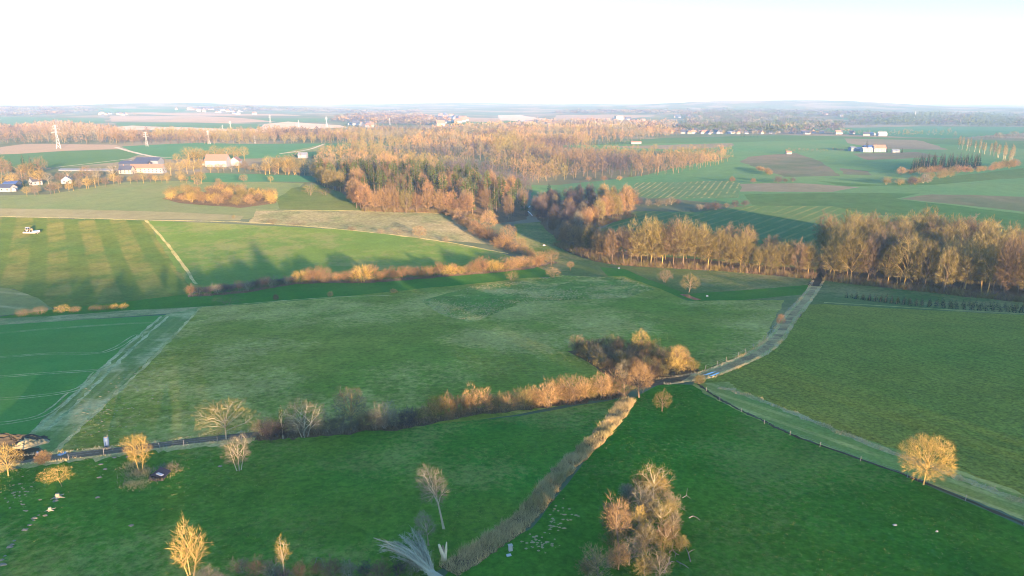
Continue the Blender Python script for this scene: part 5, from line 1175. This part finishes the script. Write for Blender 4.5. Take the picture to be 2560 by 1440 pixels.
white_slab('white trough at the mouth of the side valley', 1360, 614, 1.7, .6, .1); white_slab('small white trough before the golden tree row', 1547, 671, 1.1, .4, .2); white_slab('small trough beside the pond', 1768, 741, .9, .4, .1); white_slab('small pale tray on the lush pasture at the right', 2237, 1313, .55, .1, .2, mat=CREAM); white_slab('white lid lying alone on the lush pasture', 2342, 1329, .4, .1, .6, mat=CREAM)
for i, (a_, b_, lab) in enumerate([((1322, 520), (1326, 516), 'short white plank in the dark side valley'), ((1320, 530), (1331, 541), 'longer white plank in the dark side valley')]):
    p, q = at(*a_, .5), at(*b_, .5); m = MB(); m.tube([p, (p + q) / 2 + Vector((0, 0, .3)), q], [.35, .4, .3], 6); tag(m.build('white_pole', WPAINT), lab, 'pole')
# split stump, fallen giant and broken boughs
o = empty('split_stump', at(1110, 1400), .2); tag(o, 'freshly split forked stump of bright yellow wood', 'stump')
m = MB(); m.tube([(0, 0, 0), (-.05, 0, .7), (-.35, 0, 1.5), (-.62, 0, 2.5)], [.42, .34, .24, .16], 8); m.build('split_half', CUT, o); m = MB(); m.tube([(.05, .05, 0), (.12, .05, .7), (.3, .05, 1.5), (.42, .05, 2.7)], [.38, .30, .2, .07], 8); m.build('split_half', CUT, o); m = MB(); m.tube([(.02, .1, .6), (-.08, .1, 1.6), (-.1, .12, 2.2)], [.2, .16, .1], 6); m.build('heartwood', BARK, o)
def fallen():
    r = np.random.default_rng(4); base = np.array([*at(1085, 1452)]); o = empty('fallen_tree', Vector(base)); tag(o, 'huge pale fallen tree fanning its bare branches over the bottom hedge', 'fallen tree')
    tips = [(936, 1384), (944, 1396), (960, 1378), (985, 1380), (1000, 1376), (1006, 1372), (1022, 1352), (1030, 1350), (950, 1400), (1040, 1348), (970, 1386), (1015, 1366), (1046, 1360), (990, 1395), (1055, 1385), (975, 1405)]
    paths = []; B = []; D = []
    for i, tp in enumerate(tips):
        g = np.array([*at(*tp)]) - base; g[2] += r.uniform(.6, 2.6); c = g * .5 + np.array([0, 0, r.uniform(1.2, 2.8)])
        P = bez(np.array([r.normal(0, .2), r.normal(0, .2), .6 + r.uniform(-.2, .3)]), c, g, 9); paths.append((P, np.linspace(.26, .04, 9)))
        for _ in range(130):
            t = r.uniform(.15, 1); k = min(8, int(t * 8)); B.append(P[k] + r.normal(0, .12, 3)); d = P[min(8, k + 1)] - P[max(0, k - 1)]; D.append(d / np.linalg.norm(d) + r.normal(0, .38, 3))
    paths.append((bez(np.array([1.6, -1.2, .5]), np.array([.6, -.4, .7]), np.array([-.6, .5, .9]), 6), np.linspace(.7, .5, 6)))
    V, Q = tubes_np(paths, 6); link('trunk', np_mesh('fallen_trunk', V, [Q], BARK_PALE), o)
    B, D = np.array(B), np.array(D); V, T = blades(B, D, r.uniform(.5, 1.5, len(B)), r.uniform(.035, .08, len(B)), r); link('crown', np_mesh('fallen_twigs', V, [T], TW['pale']), o)
fallen()
def bough(label, pts, rad, h=.3, forks=2, seed=1):
    r = random.Random(seed); o = empty('fallen_bough', at(*pts[0])); tag(o, label, 'bough'); base = Vector(o.location); P = [at(*p, h * (1 if 0 < i < len(pts) - 1 else .3)) - base for i, p in enumerate(pts)]
    m = MB(); rad *= .62; m.tube(P, [rad * (1 - .7 * i / (len(P) - 1)) for i in range(len(P))], 6)
    for k in range(forks):
        i = r.randrange(1, len(P)); d = (P[i] - P[i - 1]); n = Vector((-d.y, d.x, .3)).normalized() * r.choice([-1, 1]); L = r.uniform(.5, 1.2); m.tube([P[i], P[i] + n * L * .5 + d.normalized() * .4 + Vector((0, 0, .2)), P[i] + n * L + d.normalized() * .9], [rad * .5, rad * .35, rad * .12], 5)
    m.build('limb', BOUGH, o)
BOUGH = leaf_mat('weathered_bough', (.22, .20, .16), (.16, .14, .11), .15)
bough('pale curved bough on the grass low in the thicket', [(1660, 1434), (1664, 1424), (1672, 1412), (1674, 1398), (1668, 1390)], .17, .3, 2, 1)
bough('long pale bough pointing away to the lower right of the thicket', [(1692, 1404), (1700, 1412), (1712, 1418), (1722, 1422)], .14, .3, 1, 2)
bough('forked white dead limb standing in the thicket', [(1650, 1376), (1656, 1360), (1662, 1350), (1674, 1346), (1688, 1348)], .18, 1.4, 3, 3)
bough('pale bough lying right of the thicket', [(1722, 1296), (1732, 1294), (1742, 1298), (1750, 1302)], .14, .3, 0, 4)
bough('broken limb beneath the small golden bush', [(1726, 1406), (1720, 1390), (1712, 1372), (1704, 1358)], .13, .5, 3, 5)
bough('small brushy branch heap right of the golden dome', [(1706, 1246), (1716, 1244), (1726, 1248)], .10, .4, 1, 6)
bough('crooked pale bough between thicket trees', [(1672, 1384), (1680, 1382), (1690, 1392), (1698, 1390)], .14, .5, 3, 7)
bough('pale bough curving up from the bottom hedge', [(786, 1420), (794, 1410), (804, 1412), (812, 1424)], .1, 1.0, 0, 8)
# clods of dry grass and molehills scattered over the pastures
def clods():
    r = np.random.default_rng(8); VV = []; FF = []; n = 0
    base = lumpmesh('clod_proto', 1.0, 3, STONE, (1, 1, .55), 1); bv = np.array([v.co[:] for v in base.vertices]); bf = np.array([p.vertices[:] for p in base.polygons])
    spots = []
    for (cx, cy, sx, sy, k) in ((260, 1030, 70, 40, 110), (330, 950, 60, 30, 40), (400, 985, 60, 25, 30), (40, 1235, 45, 30, 45), (1400, 1290, 40, 45, 40), (1350, 1360, 40, 20, 26), (1850, 820, 70, 30, 50), (1930, 800, 40, 40, 40), (1330, 1355, 30, 12, 16)):
        for _ in range(k): spots.append((cx + r.normal(0, sx * .6), cy + r.normal(0, sy * .6)))
    for px, py in spots:
        if px < 0: continue
        v = at(px, py); s = r.uniform(.06, .2); VV.append(bv * s * [r.uniform(.8, 1.8), 1, 1] + np.array(v)); FF.append(bf + n); n += len(bv)
    tag(link('molehills', np_mesh('molehills', np.concatenate(VV), [np.concatenate(FF)], solid_mat('dry_clod', (.32, .25, .11), .95, .05, .3, 3))), 'scattered pale clods and molehills on the pastures', 'molehills', kind='stuff')
clods()
# fences
POST = solid_mat('grey_fence_post', (.24, .21, .17), .9, .1, .3, 4)
def fence(label, pts, sp_, h, seed):
    E = edge_points(pts, sp_, 0, .3, seed); E = E[:90]; o = empty('fence', (E[0][0], E[0][1], Z(*E[0]))); tag(o, label, 'fence'); b = Vector(o.location); rr = random.Random(seed); tops = []
    for q in E:
        m = MB(); p = Vector((q[0], q[1], Z(*q))) - b; t = Vector((rr.uniform(-.08, .08), rr.uniform(-.08, .08), h)); m.tube([p - Vector((0, 0, .2)), p + t], [.055, .045], 6); m.build('post', POST, o); tops.append(p + t)
    for f in (.55, .9):
        m = MB(); m.tube([p - Vector((0, 0, h * (1 - f))) for p in tops], .005, 3, caps=False); m.build('wire', STEEL, o)
fence('wire fence on grey posts along the muddy track', [(1750, 930), (1800, 912), (1860, 885), (1900, 860), (1940, 815), (1990, 758), (2034, 712)], 6.5, 1.5, 2)
fence('wire fence on grey posts along the ditch of the lush pasture', [(1752, 968), (1800, 1002), (2000, 1098), (2300, 1206), (2560, 1314)], 8.0, 1.0, 3)
fence('wire fence along the near side of the lane', [(140, 1152), (320, 1130), (480, 1112), (640, 1096)], 5.0, 1.2, 5)
fence('wire fence on the dry line below the stubble field', [(-20, 543), (370, 553), (620, 559), (850, 575)], 9.0, 1.3, 6)

# tufts of longer and dead grass standing over the pastures
def in_poly(P, X, Y):
    P = np.asarray(P); c = np.zeros(len(X), bool); j = len(P) - 1
    for i in range(len(P)):
        yi, yj = P[i, 1], P[j, 1]
        if yi != yj:
            t = ((yi > Y) != (yj > Y)) & (X < (P[j, 0] - P[i, 0]) * (Y - yi) / (yj - yi) + P[i, 0]); c ^= t
        j = i
    return c
def tufts(field, n, h, w, mats, name, label, seed):
    P = [q for nm, mt, lb, Q in FIELDS if nm == field for q in Q][0]; r = np.random.default_rng(seed); lo, hi = np.min(P, 0), np.max(P, 0)
    k = n // 7; C = r.uniform(lo, hi, (k * 5, 2)); d = np.hypot(C[:, 0], C[:, 1])
    patch = np.sin(C[:, 0] * .07 + seed) * np.sin(C[:, 1] * .09) + .6 * np.sin(C[:, 0] * .19 + 2) * np.sin(C[:, 1] * .23) + r.normal(0, .5, len(C))
    C = C[in_poly(P, C[:, 0], C[:, 1]) & (patch > .15)][:k]
    B = np.repeat(C, 7, 0) + r.normal(0, .16, (len(C) * 7, 2)); m = len(B)
    V, T = blades(np.column_stack([B, HT(B[:, 0], B[:, 1]) - .02]), np.column_stack([r.normal(0, .7, m), r.normal(0, .7, m), np.ones(m)]), h * r.uniform(.5, 1.3, m), w * r.uniform(.6, 1.4, m), r)
    tag(link(name, np_mesh(name, V, [T], mats, np.repeat((r.uniform(0, 1, len(C)) > .45).astype(int), 7))), label, 'grass', kind='stuff')
TUFT = [leaf_mat('tuft_green', (.13, .20, .045), (.08, .16, .03), .2), leaf_mat('tuft_straw', (.34, .32, .10), (.20, .24, .06), .2)]
tufts('lower_pasture', 30000, .13, .07, TUFT, 'grass_tufts', 'longer grass tufts in the dark orchard pasture', 3)
tufts('lush_pasture', 16000, .10, .06, TUFT, 'grass_tufts', 'longer grass tufts in the lush right hand pasture', 4)
tufts('pasture', 50000, .18, .10, TUFT, 'grass_tufts', 'dry grass tufts over the wide middle pasture', 5)
tufts('tussock_bank', 16000, .40, .14, [TUFT[1], DRY], 'grass_tufts', 'pale dry tussocks of the meadow bank', 6)

# ------------------------------------------------------------------ haze
def haze():
    k = NT('haze_air'); v = k.n('ShaderNodeVolumePrincipled')
    v.inputs['Color'].default_value = (.45, .71, 1.0, 1); v.inputs['Absorption Color'].default_value = (1, 1, 1, 1); v.inputs['Density'].default_value = HAZE_D; v.inputs['Anisotropy'].default_value = 0.0
    k.l(v.outputs[0], k.out.inputs['Volume'])
    m = MB(); zlo, zhi = -30.0, 190.0
    m.box((0, 22000, (zlo + zhi) / 2), (96000, 96000, zhi - zlo))
    o = m.build('haze', k.m); tag(o, 'pale air thickening towards the horizon', 'haze', kind='stuff')
HAZE_D = 9e-5
haze()
